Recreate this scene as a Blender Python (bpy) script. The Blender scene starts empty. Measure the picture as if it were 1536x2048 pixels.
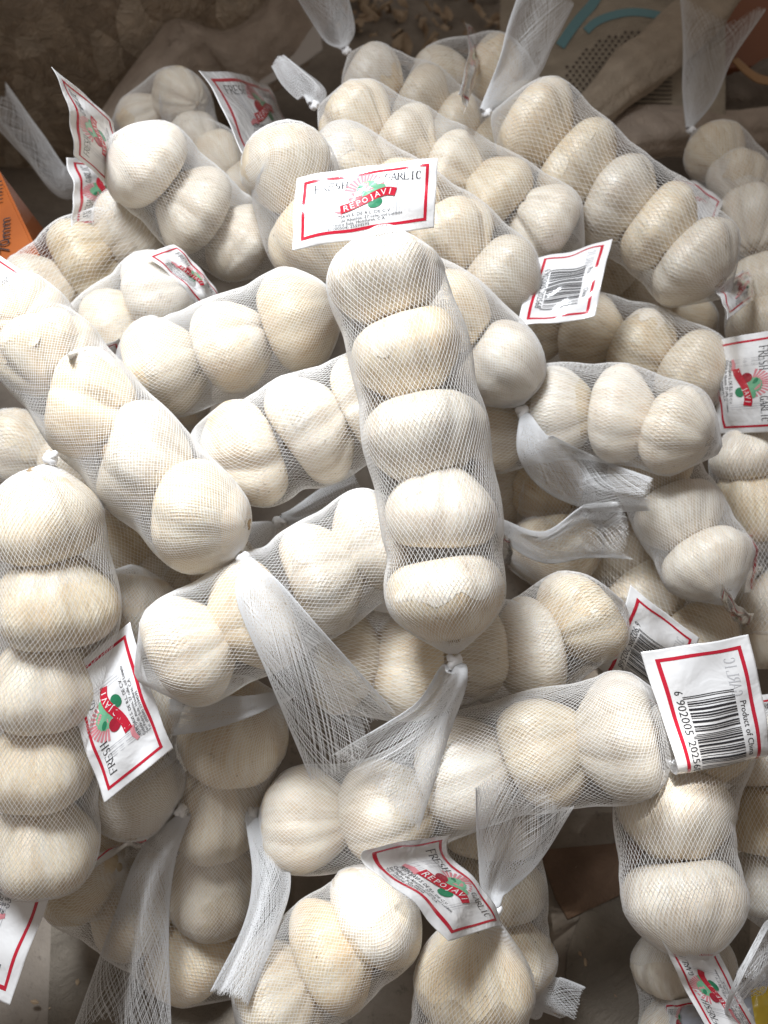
import bpy, bmesh, math, random
import numpy as np
from mathutils import Vector, Matrix
from mathutils.bvhtree import BVHTree

random.seed(7)
rng = np.random.default_rng(7)
sc = bpy.context.scene
col = sc.collection

# ------------------------------------------------------------------ camera
F = 1774.0                                   # focal length in pixels of the 1536x2048 photograph
PITCH = math.radians(55.0)
CAM = np.array([0.0, 0.0, 0.60])
FW = np.array([0.0, math.cos(PITCH), -math.sin(PITCH)])
UPV = np.array([0.0, math.sin(PITCH), math.cos(PITCH)])
RT = np.array([1.0, 0.0, 0.0])
cam_d = bpy.data.cameras.new('camera')
cam_o = bpy.data.objects.new('camera', cam_d)
col.objects.link(cam_o)
cam_d.sensor_fit = 'VERTICAL'
cam_d.sensor_height = 36.0
cam_d.lens = 36.0 * F / 2048.0
cam_d.clip_start = 0.01
cam_d.clip_end = 60.0
cam_d.dof.use_dof = True
cam_d.dof.focus_distance = 0.46
cam_d.dof.aperture_fstop = 11.0
cam_o.location = CAM
cam_o.rotation_euler = (math.pi / 2 - PITCH, 0, 0)
sc.camera = cam_o

# ------------------------------------------------------------------ light
world = bpy.data.worlds.new('World')
sc.world = world
world.use_nodes = True
bgn = world.node_tree.nodes['Background']
bgn.inputs[0].default_value = (1.0, 0.885, 0.785, 1)
bgn.inputs[1].default_value = 0.20


def area(name, loc, target, sx, sy, power, colr, spread=180):
    l = bpy.data.lights.new(name, 'AREA')
    l.shape = 'RECTANGLE'
    l.size, l.size_y = sx, sy
    l.energy = power
    l.color = colr
    l.spread = math.radians(spread)
    o = bpy.data.objects.new(name, l)
    col.objects.link(o)
    o.location = loc
    o.rotation_euler = (Vector(target) - Vector(loc)).to_track_quat('-Z', 'Y').to_euler()
    return o


area('stall_opening_light', (-0.26, 0.52, 1.12), (-0.09, 0.28, 0.18), 0.34, 0.30, 3.0, (0.91, 0.955, 1.0), 70)


FLECKS = [(712, 1800, .45, .022, 2.8), (1250, 1385, .44, .026, 1.3), (1345, 1560, .46, .018, 4.0), (720, 1580, .47, .016, 1.4), (1085, 1590, .45, .022, 1.0), (8, 1060, .43, .020, 1.0), (1215, 1090, .58, .018, 2.6)]


def spot(name, loc, target, ang, power, colr, blend, rad):
    l = bpy.data.lights.new(name, 'SPOT')
    l.spot_size = math.radians(ang)
    l.spot_blend = blend
    l.energy = power
    l.color = colr
    l.shadow_soft_size = rad
    o = bpy.data.objects.new(name, l)
    col.objects.link(o)
    o.location = loc
    o.rotation_euler = (Vector(target) - Vector(loc)).to_track_quat('-Z', 'Y').to_euler()
    return o

# flecks of sun that come through the gaps of the stall roof, all from one direction
SUN_FROM = np.array([-0.42, 0.10, 2.30])
for px_, py_, d_, rad_, e_ in FLECKS:
    t_ = CAM + d_ * (FW + (px_ - 768.0) / F * RT - (py_ - 1024.0) / F * UPV)
    L_ = float(np.linalg.norm(SUN_FROM))
    spot('sun_fleck', t_ + SUN_FROM, t_, math.degrees(2 * math.atan(rad_ / L_)), e_ * L_ * L_ * 12.566, (1.0, 0.985, 0.95), 0.35, 0.012)

sc.view_settings.view_transform = 'Standard'
sc.view_settings.look = 'None'
sc.view_settings.gamma = 1.0
sc.view_settings.exposure = 0.25
sc.cycles.max_bounces = 8
sc.cycles.diffuse_bounces = 5
sc.cycles.transparent_max_bounces = 16
sc.cycles.use_denoising = True
sc.cycles.sample_clamp_indirect = 6.0

# ------------------------------------------------------------------ materials


def mat(name):
    m = bpy.data.materials.new(name)
    m.use_nodes = True
    nt = m.node_tree
    return m, nt, nt.nodes['Principled BSDF']


def node(nt, t, **kw):
    n = nt.nodes.new(t)
    for k, v in kw.items():
        setattr(n, k, v)
    return n


def ramp(nt, fac, stops):
    r = node(nt, 'ShaderNodeValToRGB')
    e = r.color_ramp.elements
    while len(e) < len(stops):
        e.new(0.5)
    for i, (p, c) in enumerate(stops):
        e[i].position = p
        e[i].color = (c[0], c[1], c[2], 1)
    nt.links.new(fac, r.inputs[0])
    return r.outputs[0]


def noise(nt, vec, scale, detail=3, rough=0.55, dist=0.0):
    n = node(nt, 'ShaderNodeTexNoise')
    n.inputs['Scale'].default_value = scale
    n.inputs['Detail'].default_value = detail
    n.inputs['Roughness'].default_value = rough
    n.inputs['Distortion'].default_value = dist
    if vec is not None:
        nt.links.new(vec, n.inputs['Vector'])
    return n.outputs['Fac']


def mix(nt, fac, a, b, mode='MIX'):
    n = node(nt, 'ShaderNodeMix', data_type='RGBA', blend_type=mode)
    for s, v in ((n.inputs[0], fac), (n.inputs[6], a), (n.inputs[7], b)):
        if isinstance(v, (int, float)):
            s.default_value = v
        elif isinstance(v, tuple):
            s.default_value = (v[0], v[1], v[2], 1)
        else:
            nt.links.new(v, s)
    return n.outputs[2]


def bump(nt, h, strength, dist, prev=None):
    b = node(nt, 'ShaderNodeBump')
    b.inputs['Strength'].default_value = strength
    b.inputs['Distance'].default_value = dist
    nt.links.new(h, b.inputs['Height'])
    if prev is not None:
        nt.links.new(prev, b.inputs['Normal'])
    return b.outputs[0]


def plain(name, c, rough=0.5, coat=0.0, **kw):
    m, nt, p = mat(name)
    p.inputs['Base Color'].default_value = (c[0], c[1], c[2], 1)
    p.inputs['Roughness'].default_value = rough
    p.inputs['Coat Weight'].default_value = coat
    p.inputs['Coat Roughness'].default_value = 0.08
    for k, v in kw.items():
        p.inputs[k].default_value = v
    return m


M = {}

# papery garlic skin: streaks along the meridians, tan and pink blushes, soil smudges
m, nt, p = mat('garlic_skin')
at = node(nt, 'ShaderNodeAttribute', attribute_name='meridian')
oi = node(nt, 'ShaderNodeObjectInfo')
va = node(nt, 'ShaderNodeVectorMath', operation='ADD')
sc3 = node(nt, 'ShaderNodeVectorMath', operation='SCALE')
cmb = node(nt, 'ShaderNodeCombineXYZ')
for i in range(3):
    nt.links.new(oi.outputs['Random'], cmb.inputs[i])
nt.links.new(cmb.outputs[0], sc3.inputs[0])
sc3.inputs['Scale'].default_value = 37.0
nt.links.new(at.outputs['Vector'], va.inputs[0])
nt.links.new(sc3.outputs[0], va.inputs[1])
mv = va.outputs[0]
tc = node(nt, 'ShaderNodeTexCoord')
vo = node(nt, 'ShaderNodeVectorMath', operation='ADD')
nt.links.new(tc.outputs['Object'], vo.inputs[0])
nt.links.new(sc3.outputs[0], vo.inputs[1])
ov = vo.outputs[0]
streak = noise(nt, mv, 9.0, 5, 0.65)
fine = noise(nt, mv, 34.0, 3, 0.6)
blot = noise(nt, ov, 1.5, 3, 0.55, 0.4)
dirt = noise(nt, ov, 4.2, 5, 0.68, 0.7)
base = ramp(nt, streak, [(0.30, (0.66, 0.545, 0.395)), (0.50, (0.76, 0.668, 0.52)), (0.72, (0.83, 0.77, 0.665))])
blush = ramp(nt, blot, [(0.44, (0, 0, 0)), (0.72, (0.5, 0.5, 0.5))])
c1 = mix(nt, blush, base, (0.60, 0.44, 0.28))
vein = ramp(nt, fine, [(0.36, (0.82, 0.74, 0.62)), (0.52, (1, 1, 1))])
c2 = mix(nt, 0.22, c1, vein, 'MULTIPLY')
dm = ramp(nt, dirt, [(0.61, (0, 0, 0)), (0.76, (0.62, 0.62, 0.62))])
c3 = mix(nt, dm, c2, (0.27, 0.19, 0.115))
spk = noise(nt, ov, 16.0, 2, 0.5)
spm = noise(nt, ov, 1.1, 1, 0.5)
sm = mix(nt, 1.0, ramp(nt, spk, [(0.68, (0, 0, 0)), (0.74, (0.8, 0.8, 0.8))]), ramp(nt, spm, [(0.46, (0, 0, 0)), (0.6, (1, 1, 1))]), 'MULTIPLY')
c3 = mix(nt, sm, c3, (0.20, 0.13, 0.07))
hs = node(nt, 'ShaderNodeHueSaturation')
mr = node(nt, 'ShaderNodeMapRange')
mr.inputs['To Min'].default_value = 0.80
mr.inputs['To Max'].default_value = 1.06
nt.links.new(oi.outputs['Random'], mr.inputs['Value'])
nt.links.new(mr.outputs[0], hs.inputs['Value'])
wn = node(nt, 'ShaderNodeTexWhiteNoise', noise_dimensions='1D')
nt.links.new(oi.outputs['Random'], wn.inputs['W'])
mr2 = node(nt, 'ShaderNodeMapRange')
mr2.inputs['To Min'].default_value = 0.65
mr2.inputs['To Max'].default_value = 1.25
nt.links.new(wn.outputs['Value'], mr2.inputs['Value'])
nt.links.new(mr2.outputs[0], hs.inputs['Saturation'])
nt.links.new(c3, hs.inputs['Color'])
nt.links.new(hs.outputs[0], p.inputs['Base Color'])
p.inputs['Roughness'].default_value = 0.36
p.inputs['Subsurface Weight'].default_value = 0.12
p.inputs['Subsurface Radius'].default_value = (1.0, 0.7, 0.4)
p.inputs['Subsurface Scale'].default_value = 0.004
b1 = bump(nt, streak, 0.14, 0.08)
b2 = bump(nt, fine, 0.12, 0.02, b1)
nt.links.new(b2, p.inputs['Normal'])
M['skin'] = m

m, nt, p = mat('dried_root')
tc = node(nt, 'ShaderNodeTexCoord')
n1 = noise(nt, tc.outputs['Object'], 9, 4)
nt.links.new(ramp(nt, n1, [(0.3, (0.20, 0.13, 0.07)), (0.7, (0.48, 0.36, 0.22))]), p.inputs['Base Color'])
p.inputs['Roughness'].default_value = 0.9
M['root'] = m

m, nt, p = mat('white_net')
p.inputs['Base Color'].default_value = (0.88, 0.88, 0.89, 1)
p.inputs['Roughness'].default_value = 0.36
tr = node(nt, 'ShaderNodeBsdfTranslucent')
tr.inputs[0].default_value = (0.9, 0.9, 0.9, 1)
ms = node(nt, 'ShaderNodeMixShader')
ms.inputs[0].default_value = 0.45
nt.links.new(p.outputs[0], ms.inputs[1])
nt.links.new(tr.outputs[0], ms.inputs[2])
nt.links.new(ms.outputs[0], nt.nodes['Material Output'].inputs[0])
M['net'] = m
M['knot'] = plain('white_knot', (0.84, 0.84, 0.85), 0.45)

m, nt, p = mat('tag_film')
tc = node(nt, 'ShaderNodeTexCoord')
n1 = noise(nt, tc.outputs['Object'], 55, 3, 0.5, 0.6)
n2 = noise(nt, tc.outputs['Object'], 240, 2, 0.5)
p.inputs['Base Color'].default_value = (0.78, 0.775, 0.78, 1)
p.inputs['Roughness'].default_value = 0.22
p.inputs['Coat Weight'].default_value = 0.8
p.inputs['Coat Roughness'].default_value = 0.06
nb = bump(nt, n1, 0.35, 0.004)
nb = bump(nt, n2, 0.12, 0.001, nb)
nt.links.new(nb, p.inputs['Normal'])
nt.links.new(nb, p.inputs['Coat Normal'])
M['film'] = m
for k, c in dict(red=(0.50, 0.012, 0.035), black=(0.025, 0.025, 0.03), green=(0.02, 0.20, 0.095), pale_green=(0.16, 0.42, 0.25),
                 pink=(0.66, 0.25, 0.28), white=(0.80, 0.79, 0.79), grey=(0.50, 0.50, 0.52), dark_red=(0.34, 0.01, 0.03)).items():
    M[k] = plain('print_' + k, c, 0.25, 0.7)

# ------------------------------------------------------------------ helpers


def P(px, py, d):
    """a point seen at photo pixel (px, py), d metres along the optical axis"""
    return CAM + d * (FW + (px - 768.0) / F * RT - (py - 1024.0) / F * UPV)


def ray(px, py):
    return FW + (px - 768.0) / F * RT - (py - 1024.0) / F * UPV


def link(name, me, material=None, parent=None):
    o = bpy.data.objects.new(name, me)
    col.objects.link(o)
    if material is not None and not me.materials:
        me.materials.append(material)
    if parent is not None:
        o.parent = parent
    return o


def empty(name, loc, label, cat, group=None):
    o = bpy.data.objects.new(name, None)
    o.empty_display_size = 0.02
    col.objects.link(o)
    o.location = loc
    o['label'] = label
    o['category'] = cat
    if group:
        o['group'] = group
    return o


def mesh_from(name, verts, faces, smooth=True):
    me = bpy.data.meshes.new(name)
    me.from_pydata([tuple(v) for v in verts], [], [tuple(f) for f in faces])
    if smooth:
        me.polygons.foreach_set('use_smooth', [True] * len(me.polygons))
    me.update()
    return me


def quad_mesh(name, V, Q):
    """fast mesh from numpy verts and quads"""
    me = bpy.data.meshes.new(name)
    me.vertices.add(len(V))
    me.vertices.foreach_set('co', np.asarray(V, np.float32).ravel())
    Q = np.asarray(Q, np.int32)
    me.loops.add(Q.size)
    me.loops.foreach_set('vertex_index', Q.ravel())
    me.polygons.add(len(Q))
    me.polygons.foreach_set('loop_start', np.arange(0, Q.size, 4, dtype=np.int32))
    me.polygons.foreach_set('use_smooth', np.ones(len(Q), bool))
    me.update(calc_edges=True)
    return me


def catmull(pts, n):
    pts = np.asarray(pts, float)
    if len(pts) == 2:
        t = np.linspace(0, 1, n)[:, None]
        return pts[0] * (1 - t) + pts[1] * t
    ext = np.vstack([2 * pts[0] - pts[1], pts, 2 * pts[-1] - pts[-2]])
    m = len(pts) - 1
    out = []
    for t in np.linspace(0, m - 1e-9, n):
        i = int(t)
        u = t - i
        p0, p1, p2, p3 = ext[i:i + 4]
        out.append(0.5 * (2 * p1 + (p2 - p0) * u + (2 * p0 - 5 * p1 + 4 * p2 - p3) * u * u + (3 * p1 - p0 - 3 * p2 + p3) * u ** 3))
    return np.array(out)


def norm(v):
    v = np.asarray(v, float)
    return v / (np.linalg.norm(v, axis=-1, keepdims=True) + 1e-12)


def frames(pts, ref):
    """tangents and two transported normals along a polyline"""
    T = norm(np.gradient(pts, axis=0))
    A = np.zeros_like(T)
    a = np.asarray(ref, float)
    for i in range(len(pts)):
        a = a - T[i] * np.dot(a, T[i])
        a = a / (np.linalg.norm(a) + 1e-12)
        A[i] = a
    return T, A, np.cross(T, A)


def bilin(G, s, t):
    """sample grid G[ns, nt, 3] (periodic in t) at fractional s in [0,1], t in turns"""
    ns, ntt = G.shape[:2]
    x = np.clip(s, 0, 1) * (ns - 1)
    i = np.minimum(x.astype(int), ns - 2)
    fx = (x - i)[..., None]
    y = (t % 1.0) * ntt
    j = y.astype(int) % ntt
    fy = (y - np.floor(y))[..., None]
    j2 = (j + 1) % ntt
    return (G[i, j] * (1 - fx) + G[i + 1, j] * fx) * (1 - fy) + (G[i, j2] * (1 - fx) + G[i + 1, j2] * fx) * fy


def net_mesh(name, G, C, N, cells, rad, nseg, wob=0.0, fringe=0.0, seed=0):
    """crossing strands on the tube G[ns, nt, 3]; C[ns, 3] is the spine, used for the outward side"""
    r = np.random.default_rng(seed)
    Vs, Qs, off = [], [], 0
    s = np.linspace(0, 1, nseg)
    turns = cells / N
    ph = r.uniform(0, 1)
    for sgn in (1, -1):
        k = np.arange(N)[:, None]
        jit = r.normal(0, wob, (N, 1)) + wob * 1.5 * np.sin(2 * np.pi * (2.3 * s[None, :] + r.uniform(0, 1, (N, 1))))
        t = (k + ph + jit) / N + sgn * turns * (s[None, :] - 0.5)
        S = np.repeat(s[None, :], N, 0)
        if fringe > 0:
            S = S * (1 - fringe * r.uniform(0, 1, (N, 1)) * (s[None, :] > 0.0))
        X = bilin(G, S, t)                      # N, nseg, 3
        # spine point for outward direction
        xi = np.clip(S, 0, 1) * (len(C) - 1)
        ii = np.minimum(xi.astype(int), len(C) - 2)
        fr = (xi - ii)[..., None]
        Cs = C[ii] * (1 - fr) + C[ii + 1] * fr
        Nn = norm(X - Cs)
        T = norm(np.gradient(X, axis=1))
        B = norm(np.cross(T, Nn))
        X = X + Nn * (rad * 0.6 * sgn)
        ring = np.stack([X - B * rad, X + Nn * rad * 1.3, X + B * rad, X - Nn * rad * 0.6], 2)      # N, nseg, 4, 3
        n, sg = X.shape[:2]
        idx = off + np.arange(n * sg * 4).reshape(n, sg, 4)
        for a, b in ((0, 1), (1, 2)):
            q = np.stack([idx[:, :-1, a], idx[:, 1:, a], idx[:, 1:, b], idx[:, :-1, b]], -1)
            Qs.append(q.reshape(-1, 4))
        Vs.append(ring.reshape(-1, 3))
        off += n * sg * 4
    V = np.concatenate(Vs)
    Q = np.concatenate(Qs)
    used = np.zeros(len(V), bool)
    used[Q.ravel()] = True
    remap = np.cumsum(used) - 1
    return quad_mesh(name, V[used], remap[Q])


# ------------------------------------------------------------------ garlic bulbs (shared meshes)
HH = 0.78                                      # half height of the unit bulb


def make_bulb_mesh(k, knob=False):
    r = np.random.default_rng(100 + k)
    nth, nph = 72, 34
    nl = int(r.integers(6, 10)) if not knob else int(r.integers(5, 8))
    edges = np.sort((np.arange(nl) + r.uniform(-0.22, 0.22, nl)) / nl) * 2 * np.pi
    depth = r.uniform(0.5, 1.0, nl) * r.uniform(0.06, 0.105)
    if knob:                                    # loose cloves standing apart under a thin skin
        depth = depth * 2.1
    bulge = r.uniform(-0.07, 0.06, nl) * (1.8 if knob else 1)
    lx, ly = r.uniform(-0.05, 0.05, 2)
    verts, mer = [], []
    th = np.arange(nth) / nth * 2 * np.pi
    g = np.zeros(nth)
    big = np.zeros(nth)
    for i, e in enumerate(edges):
        d = np.abs((th - e + np.pi) % (2 * np.pi) - np.pi)
        g += depth[i] * np.exp(-(d / 0.17) ** 2) + 0.5 * depth[i] * np.exp(-(d / 0.42) ** 2)
        mid = e + np.pi / nl
        dm = np.abs((th - mid + np.pi) % (2 * np.pi) - np.pi)
        big += bulge[i] * np.exp(-(dm / 0.4) ** 2)
    for j in range(nph + 1):
        f = j / nph
        phi = (f - 0.5) * np.pi
        cz = math.sin(phi)
        cr = max(math.cos(phi), 0.0) ** 0.66
        if cz > 0:                              # shoulder running up to a short neck
            rr = cr * (1 - 0.07 * cz) + 0.085 * max(cz, 0) ** 6
            z = HH * (0.90 * cz ** 1.0 + 0.24 * max(cz, 0) ** 10)
        else:                                   # flat, slightly dished base
            rr = cr
            z = HH * (0.97 * cz + 0.16 * max(-cz, 0) ** 8)
        env = math.cos(phi) ** 0.5 if 0 < f < 1 else 0.0
        env2 = env * (0.75 + (1.1 if knob else 0.5) * max(cz, 0))
        R = rr * (1 - g * env2 + big * env)
        wv = 0.012 * np.sin(3 * th + 5 * f + k) + 0.008 * np.sin(5 * th - 7 * f + 2 * k)
        R = R * (1 + wv)
        tw = 0.10 * cz
        for i in range(nth):
            a = th[i] + tw
            verts.append((R[i] * math.cos(a) + lx * cz, R[i] * math.sin(a) + ly * cz, z * (1 - 0.35 * g[i] * max(cz, 0))))
            mer.append((math.cos(a), math.sin(a), 0.16 * z))
    faces = []
    for j in range(nph):
        for i in range(nth):
            a, b = j * nth + i, j * nth + (i + 1) % nth
            faces.append((a, b, b + nth, a + nth))
    faces.append(tuple(range(nth - 1, -1, -1)))
    faces.append(tuple(nph * nth + i for i in range(nth)))
    me = mesh_from('bulb', verts, faces)
    at = me.attributes.new('meridian', 'FLOAT_VECTOR', 'POINT')
    at.data.foreach_set('vector', np.array(mer, np.float32).ravel())
    me.materials.append(M['skin'])
    return me


BULBS = [make_bulb_mesh(k) for k in range(14)]
KNOBBLY = [make_bulb_mesh(40 + k, True) for k in range(7)]


def make_torn_skin(k, knob=False):
    """a torn sheet of the outer skin lying on a bulb, its ragged edge a little lifted"""
    src = (KNOBBLY if knob else BULBS)[k]
    r = np.random.default_rng(700 + k)
    nth, nph = 72, 34
    co = np.empty(len(src.vertices) * 3, np.float32)
    src.vertices.foreach_get('co', co)
    co = co.reshape(-1, 3).astype(float)
    me_ = np.empty(len(src.vertices) * 3, np.float32)
    src.attributes['meridian'].data.foreach_get('vector', me_)
    me_ = me_.reshape(-1, 3)
    c0, wid = r.uniform(0, 72), r.uniform(13, 26)
    j0, j1 = int(r.uniform(3, 8)), int(r.uniform(19, 29))
    up = r.random() < 0.5
    if up:
        j0, j1 = nph - j1, nph - j0
    keep, lift = {}, {}
    verts, mer = [], []
    ph = r.uniform(0, 6.28, 4)
    for j in range(j0, j1 + 1):
        for i in range(nth):
            x = ((i - c0 + 36) % 72) - 36
            f = (j - j0) / (j1 - j0)
            f = 1 - f if up else f
            w = wid * (1 - 0.45 * f) + 2.2 * math.sin(j * 0.9 + ph[0]) + 1.2 * math.sin(j * 2.3 + ph[1])
            top = 1 - 0.10 * (1 + math.sin(x * 0.7 + ph[2]) + 0.6 * math.sin(x * 1.9 + ph[3]))
            if abs(x) <= w and f <= top:
                e = min((w - abs(x)) / 5.0, (top - f) * 4, 1.0)
                k_ = 0.006 + 0.011 * (1 - e) ** 2 * (0.4 + 0.6 * abs(math.sin(0.45 * x + j * .5 + ph[0])))
                q = co[j * nth + i]
                keep[(i, j)] = len(verts)
                verts.append(q * (1 + k_))
                mer.append(me_[j * nth + i] + np.array([3.1, 1.7, 0]))
    faces = []
    for (i, j) in keep:
        q = [(i, j), ((i + 1) % nth, j), ((i + 1) % nth, j + 1), (i, j + 1)]
        if all(t in keep for t in q):
            faces.append(tuple(keep[t] for t in q))
    # soften the ragged outline
    cnt = {}
    for f in faces:
        for a, b in zip(f, f[1:] + f[:1]):
            cnt[frozenset((a, b))] = cnt.get(frozenset((a, b)), 0) + 1
    nb = {}
    for e, c in cnt.items():
        if c == 1:
            a, b = tuple(e)
            nb.setdefault(a, []).append(b)
            nb.setdefault(b, []).append(a)
    va = np.array(verts)
    for _ in range(4):
        new = va.copy()
        for a, q in nb.items():
            new[a] = 0.4 * va[a] + 0.6 * va[q].mean(0)
        va = new
    verts = va
    me = mesh_from('torn_skin', verts, faces)
    at = me.attributes.new('meridian', 'FLOAT_VECTOR', 'POINT')
    at.data.foreach_set('vector', np.array(mer, np.float32).ravel())
    me.materials.append(M['skin'])
    return me


TORN = {}
for k_ in range(14):
    TORN[BULBS[k_]] = make_torn_skin(k_)
for k_ in range(7):
    TORN[KNOBBLY[k_]] = make_torn_skin(k_, True)


def make_root_mesh():
    bm = bmesh.new()
    bmesh.ops.create_cone(bm, cap_ends=True, segments=14, radius1=0.09, radius2=0.15, depth=0.05)
    for k in range(34):
        a, rr = random.uniform(0, 6.28), random.uniform(0.0, 0.12)
        b = Vector((rr * math.cos(a), rr * math.sin(a), -0.02))
        t = b + Vector((random.uniform(-.07, .07), random.uniform(-.07, .07), -random.uniform(.02, .07)))
        d = Vector((0.012, 0, 0))
        e = Vector((0, 0.012, 0))
        vs = [bm.verts.new(b + d), bm.verts.new(b - d + e), bm.verts.new(b - e), bm.verts.new(t)]
        for f in ((0, 1, 3), (1, 2, 3), (2, 0, 3)):
            bm.faces.new([vs[i] for i in f])
    me = bpy.data.meshes.new('root_plate')
    bm.to_mesh(me)
    bm.free()
    me.materials.append(M['root'])
    return me


def make_neck_mesh():
    verts, faces = [], []
    n = 14
    for j, (z, r) in enumerate(((0, .13), (.03, .105), (.055, .095), (.075, .09), (.07, .05))):
        for i in range(n):
            a = i / n * 6.2832
            rr = r * (1 + 0.18 * math.sin(3 * a + j) + 0.1 * random.uniform(-1, 1))
            verts.append((rr * math.cos(a), rr * math.sin(a), z + (0.012 * random.uniform(-1, 1) if j == 3 else 0)))
    for j in range(4):
        for i in range(n):
            a, b = j * n + i, j * n + (i + 1) % n
            faces.append((a, b, b + n, a + n))
    faces.append(tuple(4 * n + i for i in range(n)))
    me = mesh_from('neck', verts, faces)
    me.materials.append(M['root'])
    return me


ROOT_ME, NECK_ME = make_root_mesh(), make_neck_mesh()


def make_knot_mesh(k):
    """an overhand knot of gathered net: a fat wrapped coil"""
    r = np.random.default_rng(k)
    verts, faces = [], []
    n, mseg, turns = 54, 10, 2.0
    for i in range(n):
        t = i / (n - 1)
        a = t * turns * 6.2832
        cen = np.array([0.52 * math.cos(a), 0.52 * math.sin(a), (t - 0.5) * 0.75 + 0.22 * math.sin(1.5 * a)])
        d1 = np.array([math.cos(a), math.sin(a), 0])
        d2 = np.array([0, 0, 1.0])
        for j in range(mseg):
            b = j / mseg * 6.2832
            rad = 0.50 * (1 + 0.07 * math.sin(4 * b + 3 * a + k)) * (1 if 0 < i < n - 1 else 0.5)
            verts.append(cen + rad * (math.cos(b) * d1 + math.sin(b) * d2))
    for i in range(n - 1):
        for j in range(mseg):
            a, b = i * mseg + j, i * mseg + (j + 1) % mseg
            faces.append((a, b, b + mseg, a + mseg))
    faces.append(tuple(range(mseg)))
    faces.append(tuple((n - 1) * mseg + j for j in range(mseg - 1, -1, -1)))
    me = mesh_from('knot', verts, faces)
    me.materials.append(M['knot'])
    return me


KNOTS = [make_knot_mesh(k) for k in range(3)]

# ------------------------------------------------------------------ printed tags
TW, TH = 7.0, 3.9                               # print layout in centimetres, y down from the top edge


def strip(pts, w, closed=False):
    """a flat stroke of width w along pts -> (verts, faces)"""
    pts = np.asarray(pts, float)
    if len(pts) == 2:
        pts = np.array([pts[0], (pts[0] + pts[1]) / 2, pts[1]])
    T = norm(np.gradient(pts, axis=0))
    Nn = np.stack([-T[:, 1], T[:, 0]], 1)
    w = np.broadcast_to(np.asarray(w, float), (len(pts),))[:, None]
    V = np.vstack([pts - Nn * w / 2, pts + Nn * w / 2])
    n = len(pts)
    return V, [(i, i + 1, n + i + 1, n + i) for i in range(n - 1)]


def merge(parts):
    V, Fs, off = [], [], 0
    for v, f in parts:
        V.append(np.asarray(v, float))
        Fs += [tuple(i + off for i in q) for q in f]
        off += len(v)
    return np.vstack(V), Fs


def disc(cx, cy, rx, ry, n=22, rag=0.0, rot=0.0):
    a = np.linspace(0, 2 * np.pi, n, endpoint=False)
    k = 1 + rag * np.cos(a * (n // 2))
    x, y = rx * k * np.cos(a), ry * k * np.sin(a)
    c, s = math.cos(rot), math.sin(rot)
    V = np.stack([cx + x * c - y * s, cy + x * s + y * c], 1)
    V = np.vstack([V, [[cx, cy]]])
    return V, [(i, (i + 1) % n, n) for i in range(n)]


def arc(cx, cy, r, a0, a1, n=9, ry=None):
    a = np.radians(np.linspace(a0, a1, n))
    return np.stack([cx + r * np.cos(a), cy + (ry or r) * np.sin(a)], 1)


def serif_word(word, x, y, h, w, thin=0.022, thick=0.05):
    """thin roman capitals built from strokes; (x, y) top left, y down"""
    adv = w / len(word)
    lw = adv * 0.80
    out = []

    def stem(px, y0, y1, t, s0=True, s1=True):
        out.append(strip([(px, y0), (px, y1)], t))
        for ok, yy in ((s0, y0), (s1, y1)):
            if ok:
                out.append(strip([(px - 0.045, yy), (px + 0.045, yy)], thin))
    for i, ch in enumerate(word):
        a = x + i * adv
        b = a + lw
        m_ = y + h / 2
        if ch == 'I':
            stem((a + b) / 2, y, y + h, thick)
        elif ch in 'FEL':
            stem(a + 0.03, y, y + h, thick)
            if ch in 'FE':
                out.append(strip([(a, y), (b, y)], thin))
                out.append(strip([(b, y - .01), (b, y + .08)], thin))
                out.append(strip([(a, m_), (b - .06, m_)], thin))
                out.append(strip([(b - .06, m_ - .04), (b - .06, m_ + .04)], thin))
            if ch in 'EL':
                out.append(strip([(a, y + h), (b, y + h)], thin))
                out.append(strip([(b, y + h + .01), (b, y + h - .09)], thin))
        elif ch == 'H':
            stem(a + .03, y, y + h, thick)
            stem(b - .03, y, y + h, thick)
            out.append(strip([(a, m_), (b, m_)], thin))
        elif ch == 'A':
            out.append(strip([(a, y + h), ((a + b) / 2, y)], thin))
            out.append(strip([((a + b) / 2, y), (b, y + h)], thick))
            out.append(strip([(a + lw * .2, y + h * .65), (b - lw * .2, y + h * .65)], thin))
            for px in (a, b):
                out.append(strip([(px - .045, y + h), (px + .045, y + h)], thin))
        elif ch == 'R':
            stem(a + .03, y, y + h, thick)
            out.append(strip(arc(a + lw * .45, y + h * .25, lw * .40, -90, 90, 9, h * .25), [thin, thin, .03, thick, thick, thick, .03, thin, thin]))
            out.append(strip([(a, y), (a + lw * .45, y)], thin))
            out.append(strip([(a, y + h * .5), (a + lw * .45, y + h * .5)], thin))
            out.append(strip([(a + lw * .45, y + h * .5), (b + .03, y + h)], thick))
        elif ch in 'GC':
            out.append(strip(arc((a + b) / 2, m_, lw * .48, -40, -320, 15, h / 2), [thin] * 4 + [thick] * 7 + [thin] * 4))
            out.append(strip([(b - .05, y + .02), (b - .05, y + .13)], thin))
            if ch == 'G':
                stem(b - .04, m_ + .03, y + h, thick, True, False)
        elif ch == 'S':
            q = np.vstack([arc((a + b) / 2, y + h * .27, lw * .34, -30, -250, 8, h * .27), arc((a + b) / 2, y + h * .74, lw * .36, -70, 150, 8, h * .26)])
            out.append(strip(q, [thin] * 3 + [.03, thick, thick, thick, thick] * 2 + [thin] * 3))
    return merge(out)


_txt = {}


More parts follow.
